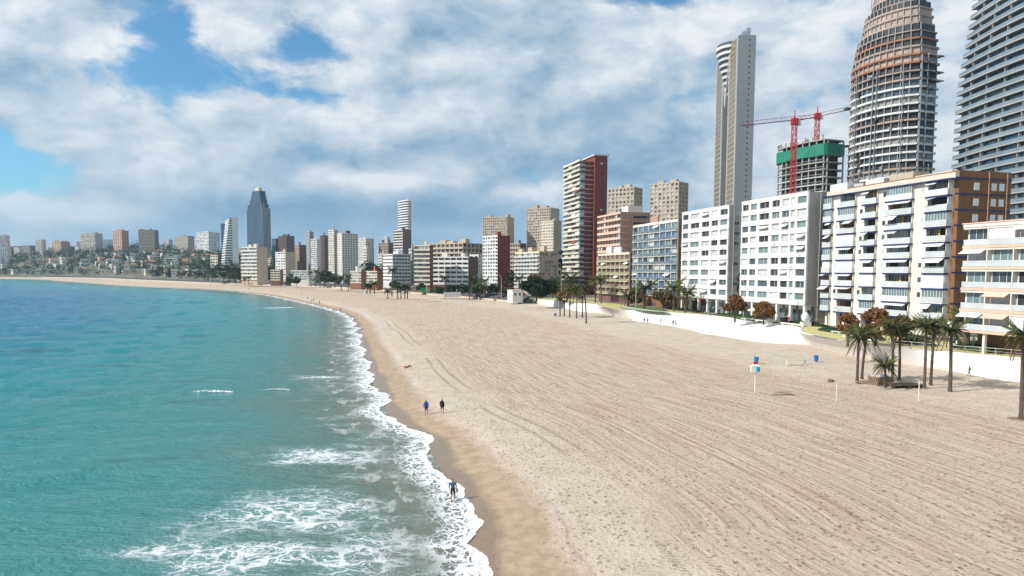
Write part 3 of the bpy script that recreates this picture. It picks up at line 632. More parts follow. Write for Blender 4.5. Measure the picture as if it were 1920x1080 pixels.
for k in range(nf+1): b.fb('s', 'brick_band', NAVY, 0, b.Ls, gf+k*fh-.17, gf+k*fh+.17, -.05, .06)
for k in range(nf):
    for fx in (.33, .64, .78):
        b.fb('s', 'window_frame', OFFW, b.Ls*fx-.08, b.Ls*fx+1.28, gf+k*fh+.82, gf+k*fh+2.28, -.02, .03); b.fb('s', 'shutter', SHUT, b.Ls*fx, b.Ls*fx+1.2, gf+k*fh+.9, gf+k*fh+2.2, -.02, .05)
for fx in (.58, .91): b.fb('s', 'rain_pipe', SALMON, b.Ls*fx, b.Ls*fx+.16, 0, b.H+1.3, 0, .16)
for (y0, y1, x0, x1, hh, mm) in [(.05, .30, 1, 4, 1.7, CREAM), (.34, .52, 2, 6, 3.0, BEIGE), (.55, .70, 1.5, 5, 2.6, OFFW), (.72, .80, 1.5, 5, 2.2, LGREY), (.84, 1.0, .8, 5, 2.8, WHITE)]:
    box(b.o, 'roof_hut', mm, x0, x1, y0*L, y1*L, b.H-.1, b.H+hh)
for i in range(9): box(b.o, 'aerial', METAL, 2, 2.07, L*i/9+.5, L*i/9+.57, b.H, b.H+random.uniform(2, 4.2))
for i in range(7):
    t = i*(L-1)/6; b.fb('f', 'column', OFFW, t, t+.7, -.4, gf-.2, -1.2, -.4)
for i in range(6): b.fb('f', 'shopfront', DARK, i*L/6+.8, (i+1)*L/6-.2, -.4, gf-1.0, -2.5, -2.4); b.fb('f', 'fascia', [OFFW, RED, NAVY, LGREY, WHITE, DARK][i], i*L/6+.8, (i+1)*L/6-.3, gf-1.0, gf-.3, -2.0, -1.8)
b.done()
# ---- pink block
b = B('apartment_block', 'low pale pink block with peach floor bands above the terrace diners', 1807, 2230, 2330, 372, 84, ANG, 5.25, 436, True, 'building')
pz = dp(1807, 437, 133).z; b.H = pz-5.25; gf = 3.3; nf = 5; fh = (b.H-gf)/nf
b.b('wall', OFFW, 1.0, 14, 0.1, b.Lf, gf-.3, b.H); b.b('shop_wall', DBROWN, 4.0, 14, .3, b.Lf, -.6, gf-.2)
nb = max(4, int(b.Lf/4.3)); bw = b.Lf/nb
for k in range(nf):
    z = gf+k*fh; b.fb('f', 'floor_band', PEACH, 0, b.Lf, z-.28, z+.16, -1.0, .14); b.fb('f', 'ceiling_band', OFFW, 0, b.Lf, z+fh-.62, z+fh-.28, -1, .02)
    for i in range(nb):
        t0 = i*bw; t1 = t0+bw; b.fb('f', 'pier', OFFW, t0-.09, t0+.09, z+.1, z+fh-.2, -1, .05)
        b.fb('f', 'railing', RAIL, t0+.12, t1-.12, z+.2, z+1.05, .0, .05); b.fb('f', 'handrail', WHITE, t0+.1, t1-.1, z+1.05, z+1.12, -.03, .08)
        u = random.random()
        if u < .36: b.fb('f', 'shutter', SHUT, t0+.1, t1-.1, z+1.15, z+fh-.6, -.25, -.15)
        else:
            p = random.choice([GLASS, TGLASS, CURT, DARK]); b.fb('f', 'window', p, t0+.3, t1-.3, z+.1, z+fh-.6, -1.0, -.9)
            for q_ in range(4): b.fb('f', 'window_bar', WHITE, t0+.3+q_*(bw-.7)/3, t0+.38+q_*(bw-.7)/3, z+.1, z+fh-.6, -.92, -.84)
            if u < .6: o = box(b.o, 'awning', PEACH if random.random() < .6 else AWN, -1.3, .1, t0+.2, t1-.2, z+fh-.85, z+fh-.8); o.rotation_euler = (0, -.5, 0)
b.fb('f', 'parapet', OFFW, 0, b.Lf, b.H-.3, b.H+.25, -1, .16); b.b('roof', PEACH, -.3, 14.2, -.2, b.Lf+.1, b.H+.25, b.H+.42)
for i in range(nb//2+1): b.fb('f', 'column', OFFW, i*2*bw, i*2*bw+.4, -.5, gf-.3, -.9, -.4)
b.done(); PINK = b
# ---- blue glazed block
b = B('apartment_block', 'block glazed in blue grey balcony windows beside a narrow brown end wall', 1187, 1271, 1279, 411, 236, ANG, 5.2, 430, True)
gf = 4; nf = 9; fh = (b.H-gf-.8)/nf; b.b('wall', BROWN, .5, b.Ls+6, 0, b.Lf, -1, b.H)
b.face('f', gf, nf, fh, 8, .30, .10, OFFW, LGREY, ((BGLASS, 4), (GLASS, 2), (CURT, 2.2), (TGLASS, 2), (DARK, .8)), .5, awn=.08, balc=.35, rail=mat('slate_balustrade', (.16, .19, .22), .3, .3)); b.roof(1, SALMON); b.done()
# ---- low cream block
b = B('apartment_block', 'low cream block with olive glass balconies below the salmon block', 1121, 1180, 1188, 474, 272, ANG, 5.2, 482, True)
gf = 3.5; nf = 6; fh = (b.H-gf-.6)/nf; b.b('wall', DBROWN, .5, b.Ls+8, 0, b.Lf, -1, b.H)
b.face('f', gf, nf, fh, 7, .32, .08, CREAM, CREAM, ((TGLASS, 4), (GLASS, 2), (CURT, 2), (GOLD, 2)), .6, awn=.05, balc=.7, rail=mat('olive_balustrade', (.33, .32, .20), .4)); b.roof(2, WHITE); b.done()
# ---- salmon block
b = B('apartment_block', 'salmon block with dark loggia rows and plain end wall beside the red tower', 1120, 1163, 1219, 397, 335, ANG, 5.2, 415, True)
gf = 4; nf = 12; fh = (b.H-gf-.9)/nf; b.b('wall', SALMON, .7, b.Ls, .0, b.Lf, -1, b.H)
b.face('f', gf, nf, fh, 8, .40, .12, PEACH, SALMON, ((DARK, 4), (GLASS, 2), (CURT, 1)), .7)
for k in range(nf):
    for i in range(4): b.fb('s', 'window', DARK, b.Ls*(.44+.13*i), b.Ls*(.44+.13*i)+2.0, gf+k*fh+1.1, gf+k*fh+2.2, -.05, .03)
    b.fb('s', 'floor_line', PEACH, .1, b.Ls*.3, gf+k*fh-.1, gf+k*fh+.2, -.05, .05)
box(b.o, 'roof_hut', OFFW, 6, 14, 4, 12, b.H-.1, b.H+3.5); b.done()
# ---- red tower
b = B('apartment_tower', 'tall red brick tower with white balcony bands on its sea front', 1057.6, 1088, 1137, 302, 387, ANG, 5.2, 316, True)
gf = 5; nf = 27; fh = (b.H-gf)/nf; Ls = b.Ls
b.b('wall', BRICK, .8, Ls*.56, .0, b.Lf, -1, b.H); b.b('core_wall', BRICK, Ls*.52, Ls, -1.6, b.Lf*.7, -1, b.H+3.2); b.b('roof', LGREY, Ls*.48, Ls+.8, -2.2, b.Lf*.75, b.H+3.2, b.H+4.0)
for k in range(nf):
    z = gf+k*fh; b.fb('f', 'floor_band', CREAM, -.3, b.Lf, z, z+fh*.40, -.8, .5)
    for i in range(4):
        t0 = i*b.Lf/4; b.fb('f', 'window', random.choices([DARK, GLASS, TGLASS, CURT, SHUT], [3, 3, 2, 2, 1])[0], t0+.1, t0+b.Lf/4-.1, z+fh*.42, z+fh*.98, -.8, -.6+random.uniform(0, .8))
    b.fb('s', 'corner_glass', GLASS if random.random() < .8 else CURT, .2, Ls*.16, z+fh*.42, z+fh, -.4, .25); b.fb('s', 'floor_line', TAN, Ls*.16, Ls*.50, z-.1, z+.45, -.05, .04); b.fb('s', 'corner_band', GREY, .1, Ls*.17, z, z+fh*.42, -.5, .42)
    if k % 2 == 0: b.fb('s', 'window', CURT if random.random() < .5 else DARK, Ls*.74, Ls*.74+1.3, z+1, z+2, 1.5, 1.62)
    b.fb('s', 'side_window', DARK, Ls*.42, Ls*.42+1.0, z+1, z+2.1, -.05, .05)
b.fb('f', 'parapet', OFFW, -.3, b.Lf, b.H, b.H+1.0, -.8, .5); o = box(b.o, 'awning', ORANGE, -2.0, .2, -.3, 8, gf+20.6*fh, gf+20.6*fh+.06); o.rotation_euler = (0, -.4, 0)
box(b.o, 'awning', ORANGE, -1.5, .2, 6, 11, gf+9.6*fh, gf+9.6*fh+.06).rotation_euler = (0, -.5, 0); b.done()
# ---- generic mid and far blocks
def block(label, xl, xc, xr, yt, D, ang, wall, bm, panes, nf, nbf, nbs, name='apartment_block', zb=5.2, band=.45, pier=.25, sband=None, spier=None, gf=3.5, r=.5, pm=None, side=True, spanes=None, sbm=None, hut=1, hutm=None, balc=0, rail=None, sepf=None, yl=None, group=None):
    sep = D < 480 if sepf is None else sepf
    if D > 400:
        phi = math.degrees(math.atan((xc-xl)/max(xr-xc, 3)/1.6)); ang = math.degrees(math.atan((960-xc)/F))+min(max(phi, 24), 68)
    if zb > 23:
        D = D*1.12; P_ = dp(xc, yt, D); zb = min(zb, gz(P_.x, P_.y)+1.0); nf = max(4, int((P_.z-zb-gf)/3.1))
    b = B(name, label, xl, xc, xr, yt, D, ang, zb, yl, False, 'building', group); fh = (b.H-gf-.9)/nf
    b.b('wall', wall, r, b.Ls, (r if side else 0.0), b.Lf, -8 if zb > 8 else -1.5, b.H-.03, True)
    b.face('f', gf, nf, fh, nbf, band, pier, bm, pm, panes, r, sepb=D < 900, sepp=sep, balc=balc, rail=rail)
    if side:
        b.face('s', gf, nf, fh, nbs, sband or band, spier if spier is not None else .6, sbm or wall, sbm or wall, spanes or panes, r, sepb=False, sepp=False)
        b.b('wall', wall, .05, b.Ls, -.04, r, -1, gf+.02, True)
    b.fb('f', 'base_wall', wall, .05, b.Lf, -1.5, gf, -r, -.05, True)
    if hut: b.roof(hut, hutm or wall, mast=D < 900)
    b.done(); return b
W1 = ((GLASS, 3), (DARK, 3), (CURT, 2)); W2 = ((DARK, 1), (GLASS, 1)); W3 = ((TGLASS, 3), (CURT, 3), (GLASS, 2)); W4 = ((BGLASS, 1), (SLATE, 1))
block('low apartment block in mixed cream and grey balconies behind the dark round tree', 966, 1011, 1044, 471, 370, 22, TAN, CREAM, W3, 9, 8, 6, band=.35, pier=.12, spier=.3, balc=.8, rail=RAIL, hut=3, hutm=BEIGE)
block('white windowed block with red brick end wall in front of the beige tower', 905, 933, 956, 441, 430, 30, BRICK, WHITE, W1, 14, 6, 4, band=.38, pier=.3, pm=WHITE, sbm=BRICK, sband=.75, spier=.8, hut=1, hutm=BRICK)
block('beige tower of small square windows behind the red ended block', 905, 951, 964, 406, 640, 34, BEIGE, BEIGE, W1, 24, 12, 4, band=.45, pier=.4, sband=.9, spier=.9, hut=2, hutm=TAN, name='apartment_tower')
block('taller beige tower of the stepped pair left of the red tower', 988, 1032, 1049, 389, 640, 34, BEIGE, BEIGE, W1, 26, 11, 4, band=.45, pier=.42, sband=.9, spier=.9, hut=2, hutm=TAN, name='apartment_tower')
block('lower beige tower with white window frames joined to the taller one', 1014, 1038, 1053, 413, 600, 34, TAN, CREAM, W1, 21, 8, 4, band=.5, pier=.45, sband=.9, spier=.9, hut=1, hutm=TAN, name='apartment_tower')
block('beige tower with glazed columns just behind the red tower', 1140, 1189, 1205, 350, 480, 20, TAN, BEIGE, W3, 24, 7, 3, band=.40, pier=.4, sband=.6, spier=.6, hut=2, hutm=BEIGE, name='apartment_tower')
block('beige tower with glazed columns between the salmon and white blocks', 1219, 1273, 1291, 340, 440, 20, TAN, BEIGE, W3, 24, 7, 3, band=.40, pier=.4, sband=.6, spier=.6, hut=2, hutm=BEIGE, name='apartment_tower')
block('small dark brown block in the gap beside the beige pair', 957, 975, 987, 456, 560, 30, DBROWN, TAN, W2, 9, 4, 3, hut=1)
block('white stepped block with long cream balcony bands and brown end', 811, 878, 897, 481, 470, 58, BRICK, WHITE, W2, 6, 6, 3, band=.52, pier=.1, sband=.8, spier=.85, sbm=DBROWN, r=1.2, hut=2, hutm=WHITE, sepf=True)
block('white wing with few windows attached behind the stepped block', 880, 897, 906, 477, 485, 58, WHITE, WHITE, W2, 6, 2, 2, band=.7, pier=.5, hut=0)
block('brown stepped terrace block rising behind the cream and white ones', 803, 868, 905, 455, 560, 50, TAN, BEIGE, W2, 8, 8, 5, band=.4, pier=.25, spier=.4, hut=5, hutm=BEIGE, balc=1.0, rail=BEIGE)
block('cream block of curved glass balconies facing the road', 777, 806, 812, 459, 462, 48, BROWN, CREAM, ((TGLASS, 4), (GOLD, 2), (CURT, 1)), 9, 4, 2, band=.34, pier=.04, balc=.9, rail=CREAM, hut=1, hutm=CREAM, sepf=True)
block('narrow grey block squeezed behind the cream balconies', 766, 772, 780, 466, 560, 40, GREY, LGREY, W2, 9, 3, 2, hut=1)
block('white fronted office block with long grey window bands', 718, 736, 770, 476, 540, 30, LGREY, WHITE, W2, 8, 5, 6, band=.58, pier=.12, sband=.5, spier=.15, hut=2, hutm=WHITE)
block('brown tower with square white balconies in front of the round white one', 737, 755, 771, 431, 750, 30, PURP, OFFW, W2, 18, 4, 4, band=.4, pier=.25, pm=DBROWN, sband=.95, spier=.95, hut=1, name='apartment_tower')
block('reddish brown cluster block left of the round white tower', 710, 728, 738, 455, 820, 30, DBROWN, TAN, W2, 14, 6, 3, hut=2)
block('slim pale tower poking out of the reddish brown cluster', 719, 726, 731, 444, 880, 30, LGREY, WHITE, W2, 22, 3, 2, hut=0, name='apartment_tower')
block('low ochre block beside the road with brown end wall, facing the beige tower', 656, 677, 686, 508, 520, 40, BROWN, CREAM, W3, 4, 4, 2, band=.4, pier=.1, sband=.9, spier=.9, hut=1, hutm=OFFW)
block('low ochre block beside the road with orange cornice, next to the white office', 687, 707, 717, 508, 505, 40, BROWN, CREAM, W3, 4, 4, 2, band=.4, pier=.1, sband=.9, spier=.9, hut=1, hutm=ORANGE)
block('weathered pale tower with pink tinged front and dark loggias', 632, 641, 671, 437, 660, 22, OFFW, OFFW, W2, 20, 3, 6, band=.5, pier=.5, sband=.45, spier=.35, hut=2, hutm=BRICK, name='apartment_tower')
block('reddish narrow tower attached to the weathered pale tower', 615, 626, 634, 431, 690, 22, TAN, OFFW, W1, 21, 4, 2, band=.45, pier=.3, hut=1, name='apartment_tower')
block('pale ribbed tower behind the dark trees', 672, 686, 701, 447, 820, 30, CREAM, OFFW, W3, 18, 5, 5, band=.4, pier=.35, spier=.4, hut=1, name='apartment_tower')
block('dark purple tower behind the weathered pale one', 600, 608, 616, 441, 860, 25, PURP, DBROWN, W2, 20, 3, 3, hut=1, name='apartment_tower')
block('white striped tower left of the dark purple one', 582, 594, 601, 448, 840, 25, OFFW, WHITE, W1, 19, 4, 3, hut=1, name='apartment_tower')
block('slim blue grey tower topping its neighbours in the old town', 573, 580, 588, 434, 1000, 25, GREY, LGREY, W4, 26, 3, 3, hut=1, name='apartment_tower')
block('dark brown balcony tower beside the low white hotel', 552, 561, 574, 459, 760, 25, DBROWN, TAN, W2, 14, 3, 3, sband=.9, spier=.9, hut=1, name='apartment_tower')
block('white balconied block with plain beige end wall', 516, 535, 553, 472, 740, 28, BEIGE, WHITE, W3, 10, 4, 2, sband=.97, spier=.97, hut=1)
block('brown high block behind the white balconied one', 521, 537, 552, 442, 960, 28, PURP, DBROWN, W2, 20, 5, 4, hut=2)
block('teal glass block beside the brown high block', 509, 517, 523, 447, 980, 28, SLATE, TGLASS, W4, 18, 3, 2, hut=0)
block('long beige hotel with white balconies below the stepped blue skyscraper', 452, 481, 501, 463, 690, 28, BEIGE, OFFW, W3, 9, 8, 3, band=.45, pier=.08, balc=1.0, rail=OFFW, sband=.97, spier=.97, hut=2, hutm=CREAM, name='hotel')
block('low white balconied hotel on the seafront by the palms', 545, 578, 586, 507, 640, 60, OFFW, WHITE, W3, 4, 8, 2, band=.35, pier=.12, hut=0, name='hotel')
block('small brown and cream block between the low hotel and the palms', 507, 525, 531, 506, 650, 60, DBROWN, CREAM, W2, 4, 3, 2, band=.4, pier=.15, hut=0)
block('small beige and brown block under the white slanted tower', 394, 408, 421, 478, 1000, 35, DBROWN, CREAM, W2, 7, 3, 3, hut=0)
block('navy slab half hidden behind the white slanted tower', 414, 420, 425, 419, 1250, 30, SLATE, NAVY, W4, 20, 2, 2, hut=0, name='apartment_tower')
block('wide white banded hotel on the hill with rooftop box', 367, 391, 412, 435, 1350, 35, OFFW, WHITE, W3, 14, 7, 6, zb=38, band=.5, pier=.1, spier=.2, hut=2, hutm=LGREY, name='hotel')
block('tan ribbed block on the hill left of the white banded hotel', 328, 352, 364, 442, 1450, 35, TAN, CREAM, W2, 10, 8, 3, zb=42, pier=.4, hut=1)
block('pale grey block far behind the hilltop ribbed block', 306, 316, 324, 449, 1700, 35, LGREY, LGREY, W3, 10, 3, 3, zb=45, hut=0)
block('grey brown block with dark cornice, broadest on the hilltop', 259, 290, 297, 431, 1380, 40, DBROWN, TAN, W2, 15, 8, 2, zb=42, pier=.25, hut=2, hutm=SALMON)
block('brown hilltop block with red roof huts and pink front', 211, 228, 241, 432, 1420, 35, SALMON, PEACH, W2, 14, 4, 3, zb=45, hut=3, hutm=TERRA)
block('beige gridded hilltop block with grey end wall', 151, 178, 192, 437, 1450, 38, GREY, CREAM, W1, 12, 7, 3, zb=48, sband=.9, spier=.9, hut=1)
block('pale misty block behind the hilltop houses', 136, 143, 151, 453, 1900, 38, LGREY, LGREY, W3, 9, 2, 2, zb=50, hut=0)
block('red brown block with stepped roof on the hill', 97, 114, 131, 453, 1600, 38, SALMON, PEACH, W2, 8, 4, 3, zb=48, hut=4, hutm=TERRA)
block('white low block beside the red brown one on the hill', 77, 90, 100, 464, 1500, 38, OFFW, WHITE, W1, 7, 4, 3, zb=40, hut=0)
block('slim pinkish tower on the hill by the white low block', 66, 79, 86, 449, 1450, 38, PEACH, OFFW, W1, 13, 4, 2, zb=32, hut=1, name='apartment_tower')
block('blue grey slab on the far slope', 40, 56, 66, 460, 1800, 38, PURP, GREY, W2, 8, 4, 3, zb=45, hut=0)
block('white and peach banded tower standing alone on the far shore', -4, 14, 18, 441, 1400, 38, PEACH, WHITE, W1, 14, 5, 2, zb=24, hut=1, name='apartment_tower')
block('white office block with four long window rows on the wooded slope', 307, 332, 336, 480, 1150, 62, LGREY, WHITE, W2, 4, 6, 2, zb=22, band=.5, pier=.08, hut=0)
rf = random.Random(11)
FW = [(OFFW, WHITE), (BEIGE, CREAM), (TAN, BEIGE), (GREY, LGREY), (DBROWN, TAN), (CREAM, OFFW), (PURP, DBROWN)]
FL = {'off_white_render': 'off white', 'beige_render': 'beige', 'tan_render': 'tan', 'grey_render': 'grey', 'dark_brown_render': 'dark brown', 'cream_render': 'cream', 'purple_brown_render': 'purple brown'}
for i in range(44):
    x = rf.uniform(20, 470) if i % 2 else rf.uniform(500, 985); far = i % 2 == 1
    D = rf.uniform(1550, 1900) if far else rf.uniform(720, 1150); wpx = rf.uniform(9, 20); a_, b_ = rf.choice(FW); yt = rf.uniform(459, 474) if far else rf.uniform(458, 488)
    block(FL[a_.name]+(' block crowded among the hilltop towers' if far else ' filler block packed between the town towers'), x-wpx*.55, x, x+wpx*.45, yt, D, 30, a_, b_, W2, max(4, int(((510-yt)/F*D+10)/3.1)), 4, 3, zb=60 if far else 5.2, hut=rf.choice([0, 1, 2]), group=FL[a_.name]+(' hilltop filler blocks' if far else ' town filler blocks'))
# ---- white slanted tower
b = B('apartment_tower', 'white tower with slanted stepped edge next to the blue skyscraper', 424, 431, 446, 408, 950, 28, 5.2, None, False)
H = b.H; nf = 25; fh = H/nf
for k in range(nf):
    z = k*fh; ext = (1-k/nf)*10+1.0; b.b('floor_band', WHITE, -ext, b.Ls, -.4, b.Lf+.3, z, z+fh*.5, True); b.b('window', GLASS, -ext+.8, b.Ls*.3, 0, b.Lf, z+fh*.5, z+fh)
b.b('wall', WHITE, b.Ls*.25, b.Ls-.1, -.2, b.Lf, -1, H+1.0, True); b.done()
# ---- stepped blue skyscraper
b = B('skyscraper', 'dark blue glass skyscraper with stepped top and roof masts', 462, 494, 507, 390, 1250, 52, 5.2, None, True); L = b.Lf; Ls = b.Ls; H = b.H
tiers = [(0, 1, 0, H), (.06, .93, .0, H+9), (.16, .88, 0, H+17), (.20, .80, 0, H+25), (.24, .66, 0, H+33)]
tiers = [(0, 1, 0, H), (.08, .90, .0, H+8), (.14, .82, 0, H+16), (.17, .74, 0, H+24), (.20, .66, 0, H+32)]
for i, (a, e, _, h) in enumerate(tiers):
    b.b('tower_tier', SLATE, .05+.3*i, Ls-.6*i, a*L, e*L, -2, h)
    n = 15
for i in range(n):
    t = (i+.5)/n; h = max([h for a, e, _, h in tiers if a <= t <= e]+[H]); b.b('fin', mat('pale_fin', (.24, .33, .42), .4), -.75, .1, t*L-.42, t*L+.42, 0, h+.5)
    if i % 3 == 0: b.b('roof_mast', LGREY, 2, 2.5, t*L-.2, t*L+.2, h, h+9)
for i in range(6): b.b('side_fin', LGREY, Ls*(i+.5)/6-.3, Ls*(i+.5)/6+.3, -.6, .1, 0, H)
b.b('roof_sign', CREAM, 1, 8, .28*L, .48*L, H+32, H+38); b.done()
# ---- round white tower
b = B('skyscraper', 'slender white tower with rounded balcony bands and blue glass flank', 743, 759, 771, 377, 850, 30, 5.2, None, True); H = b.H; nf = 32; fh = H/nf
b.b('wall', SLATE, b.Ls*.25, b.Ls, .2, b.Lf, -1, H+1)
ol = [(b.Ls*.45-math.sin(t)*b.Ls*.62, b.Lf*.42+math.cos(t)*b.Lf*.6) for t in np.linspace(0.0, math.pi, 13)]
mb = MB(); mb.prism(ol, 0, fh*.45, WHITE); sl_me = mb.mesh('floor_band')
ol2 = [(x*.9+b.Ls*.06, y*.9+b.Lf*.04) for x, y in ol]; mb = MB(); mb.prism(ol2, 0, H, GLASS); link('glazing', mb.mesh('glazing'), b.o)
for k in range(nf+1): o = link('floor_band', sl_me, b.o); o.location.z = k*fh
for i in range(3): b.b('fin', WHITE, b.Ls*(.4+.22*i), b.Ls*(.4+.22*i)+1.2, -.6, .3, 0, H+(1.5 if i else 4))
b.done()
# ---- twin legged tower
b = B('skyscraper', 'very tall twin slab tower with inverted cone between its legs', 1345, 1384, 1418, 66, 554, -3, 5.2, 110, True); L = b.Lf; Ls = b.Ls; H = b.H
INS = mat('grey_metal_cladding', (.27, .275, .275), .45, .07, .1, .25); 
for nm, t0, t1, hh in (('near_leg', 0, .36, H), ('far_leg', .66, 1.0, H-4)):
    b.b('tower_leg', INS, .3, Ls, t0*L, t1*L, -1, hh); b.fb('f', 'golden_glazing', GOLD, t0*L+.8, t1*L-.8, 0, hh-1, -.4, -.2)
    nf = 47
    for k in range(nf+1): b.fb('f', 'floor_line', TAN, t0*L+.8, t1*L-.8, k*(hh-1)/nf, k*(hh-1)/nf+.9, -.4, -.05)
    for e in (t0*L, t1*L-1.2): b.fb('f', 'edge_frame', LGREY, e, e+1.2, 0, hh, -.3, .5)
for k in range(47):
    z = k*(H-1)/47; b.fb('s', 'window', DARK, Ls*.62, Ls*.62+1.0, z+1.0, z+2.2, -.05, .06)
    if k % 2: b.fb('s', 'panel_joint', GREY, .5, Ls-.2, z, z+.18, -.02, .03)
b.b('gap_glazing', GLASS, Ls*.45, Ls*.6, .36*L, .66*L, 0, H*.78)
cx_, cy_ = Ls*.34, .51*L; zc0, zc1 = H*.76, H-2
for k in range(11):
    f = k/10; z = zc0+(zc1-zc0)*f; rr_ = (.06+.94*f**.85)*L*.215; pts_ = [(cx_+rr_*.95*math.cos(t), cy_+rr_*math.sin(t)) for t in np.linspace(0, 2*math.pi, 22, endpoint=False)]
    mb = MB(); mb.prism(pts_, z, z+(zc1-zc0)/10*.45, LGREY if k < 9 else OFFW); mb.build('cone_floor', b.o)
    mb = MB(); mb.prism([(cx_+(x-cx_)*.93, cy_+(y-cy_)*.93) for x, y in pts_], z+(zc1-zc0)/10*.4, z+(zc1-zc0)/10*1.0, GLASS); mb.build('cone_glazing', b.o)
for t0 in (.36, .66):
    mb = MB(); mb.bar((-.3, t0*L, H-8), (-.3, .51*L, H*.76), .8, LGREY, 4); mb.build('diagonal_brace', b.o)
b.b('roof_plant', METAL, Ls*.3, Ls*.75, L*.05, L*.3, H, H+4); b.b('roof_plant', METAL, Ls*.62, Ls*.82, L*.1, L*.2, H+4, H+8); b.done()
# ---- curved tower under construction
b = B('unfinished_tower', 'tapering curved tower under construction with bare slabs and scaffolds', 1592, 1722, 1768, 40, 280, 22, 5.2, 60, True, 'building'); L = b.Lf; Ls = b.Ls
fh = 3.25; nf = int((dp(1680, 0, 280).z-5.2)/fh)+4; kr = int((dp(1680, 108, 280).z-5.2)/fh)
PCONC = mat('pinkish_raw_concrete', (.42, .33, .28), .9, .2, .5)
NETB = mat('grey_scaffold_net', (.30, .29, .28), .9, .2, .5)
def outline(sc, shift=0.0, k=0):
    P_ = []
    for t in np.linspace(0, 1, 13):           # bowed sea front from the near corner to the far end
        y = t*L; x = -4.5*math.sin(math.pi*t)+2.0*abs(2*t-1)**6; P_.append((x, y))
    P_ += [(Ls*.6, L), (Ls, L*.8), (Ls, .6), (Ls*.96, 0), (1.6, -.4)]
    cx, cy = Ls*.55, L*.40
    return [(cx+(x-cx)*sc, cy+(y-cy)*sc) for x, y in P_]
for k in range(nf):
    top = max(0, k-kr-1); sc = 1-top*.030-(.05 if top > 3 else 0)-(.10 if top > 6 else 0)
    m_ = RUST if k in (kr, kr+1, kr+3) else (WHITE if k < kr-2 and random.random() < .85 else PCONC)
    o_ = outline(sc); z = k*fh
    mb = MB(); mb.prism(o_, z, z+(.75 if m_ is not PCONC else random.uniform(.4, .9)), m_); mb.build('floor_slab', b.o)
    ins = [(Ls*.55+(x-Ls*.55)*.90, L*.40+(y-L*.40)*.93) for x, y in o_]
    if k < nf-1:
        mb = MB(); mb.prism(ins, z+.3, z+fh, random.choice([NETB, DARK, GLASS, DARK, CONC]) if k < kr-2 else random.choice([PCONC, DARK] if k in (kr, kr+1, kr+2) else [PCONC, DARK, DARK])); mb.build('storey_infill', b.o)
        mb = MB()
        for j in range(0, 13): x, y = o_[j]; mb.box(x+.5, x+.8, y-.15, y+.15, z+.3, z+fh, CONC)
        mb.build('column', b.o)['kind'] = 'stuff'
for t in (.12, .42, .47, .75):
    i = t*12; x = -4.5*math.sin(math.pi*t)-.9; box(b.o, 'scaffold_mast', METAL, x+.3, x+.55, t*L-.15, t*L+.15, 0, fh*kr)
for fx in (.18, .42, .78): box(b.o, 'hoist_mast', METAL, Ls*fx-.15, Ls*fx+.15, -.7, -.45, 0, fh*(kr+1))
for i in range(26):
    k = random.randrange(8, kr); t = random.random(); box(b.o, 'loading_platform', random.choice([DARK, METAL, WOOD]), -4.5*math.sin(math.pi*t)-1.0, -4.5*math.sin(math.pi*t)+1.2, t*L, t*L+random.uniform(1.0, 2.2), k*fh+.5, k*fh+random.uniform(1.2, 2.4))
for i in range(24): x = random.uniform(.1, .9)*Ls; y = random.uniform(.1, .8)*L; box(b.o, 'scaffold_pole', METAL, x, x+.12, y, y+.12, (nf-3)*fh, (nf-1)*fh+random.uniform(1, 5))
for i in range(22):
    k = kr+random.randrange(-3, 2); x = random.uniform(.3, .9)*Ls; box(b.o, 'formwork_prop', random.choice([WOOD, METAL, CONC]), x, x+random.uniform(.5, 3), -1.2, 2.5, k*fh, k*fh+.4)
b.done()
# ---- unfinished block with green net and two cranes
b = B('unfinished_block', 'concrete frame under construction wrapped by green netting at the top', 1458, 1545, 1586, 262, 305, 20, 5.2, 281, True, 'building'); L = b.Lf; Ls = b.Ls; H = b.H; nf = int(H/3.2); fh = H/nf
o_ = [(-2.2*math.sin(math.pi*t), t*L) for t in np.linspace(0, 1, 9)]+[(Ls, L), (Ls, 1), (Ls-1.5, -.4), (1.5, -.6)]
for k in range(nf+1):
    z = k*fh; mb = MB(); mb.prism(o_, z, z+.45, LGREY if k < nf-4 else CONC); mb.build('floor_slab', b.o)
    if k < nf:
        mb = MB(); mb.prism([(Ls*.5+(x-Ls*.5)*.8, L*.5+(y-L*.5)*.86) for x, y in o_], z+.4, z+fh, NETB if k < nf-5 and random.random() < .55 else DARK); mb.build('storey_infill', b.o)
        mb = MB()
        for x, y in o_: mb.box(x*.96+.3, x*.96+.8, y*.98, y*.98+.5, z+.4, z+fh, CONC)
        mb.build('column', b.o)['kind'] = 'stuff'
        for j in range(0, 8):
            (x0, y0), (x1, y1) = o_[j], o_[j+1]; mb = MB(); mb.bar((x0-.1, y0, z+1.4), (x1-.1, y1, z+1.4), .10, METAL, 4); mb.build('guard_rail', b.o)
mb = MB(); n = len(o_); oo = [(Ls*.5+(x-Ls*.5)*1.03, L*.5+(y-L*.5)*1.03) for x, y in o_]
mb.add([(x, y, H-6.6+random.uniform(-.4, .4)) for x, y in oo]+[(x, y, H-1.6+random.uniform(-.4, .4)) for x, y in oo], [(i, (i+1) % n, n+(i+1) % n, n+i) for i in range(n)], GREEN); mb.build('safety_net', b.o)
for i in range(30): t = random.random(); box(b.o, 'rebar_cage', WOOD, -2*math.sin(math.pi*t)+.2, -2*math.sin(math.pi*t)+.5, t*L, t*L+.3, H, H+random.uniform(.8, 2.6))
b.done()
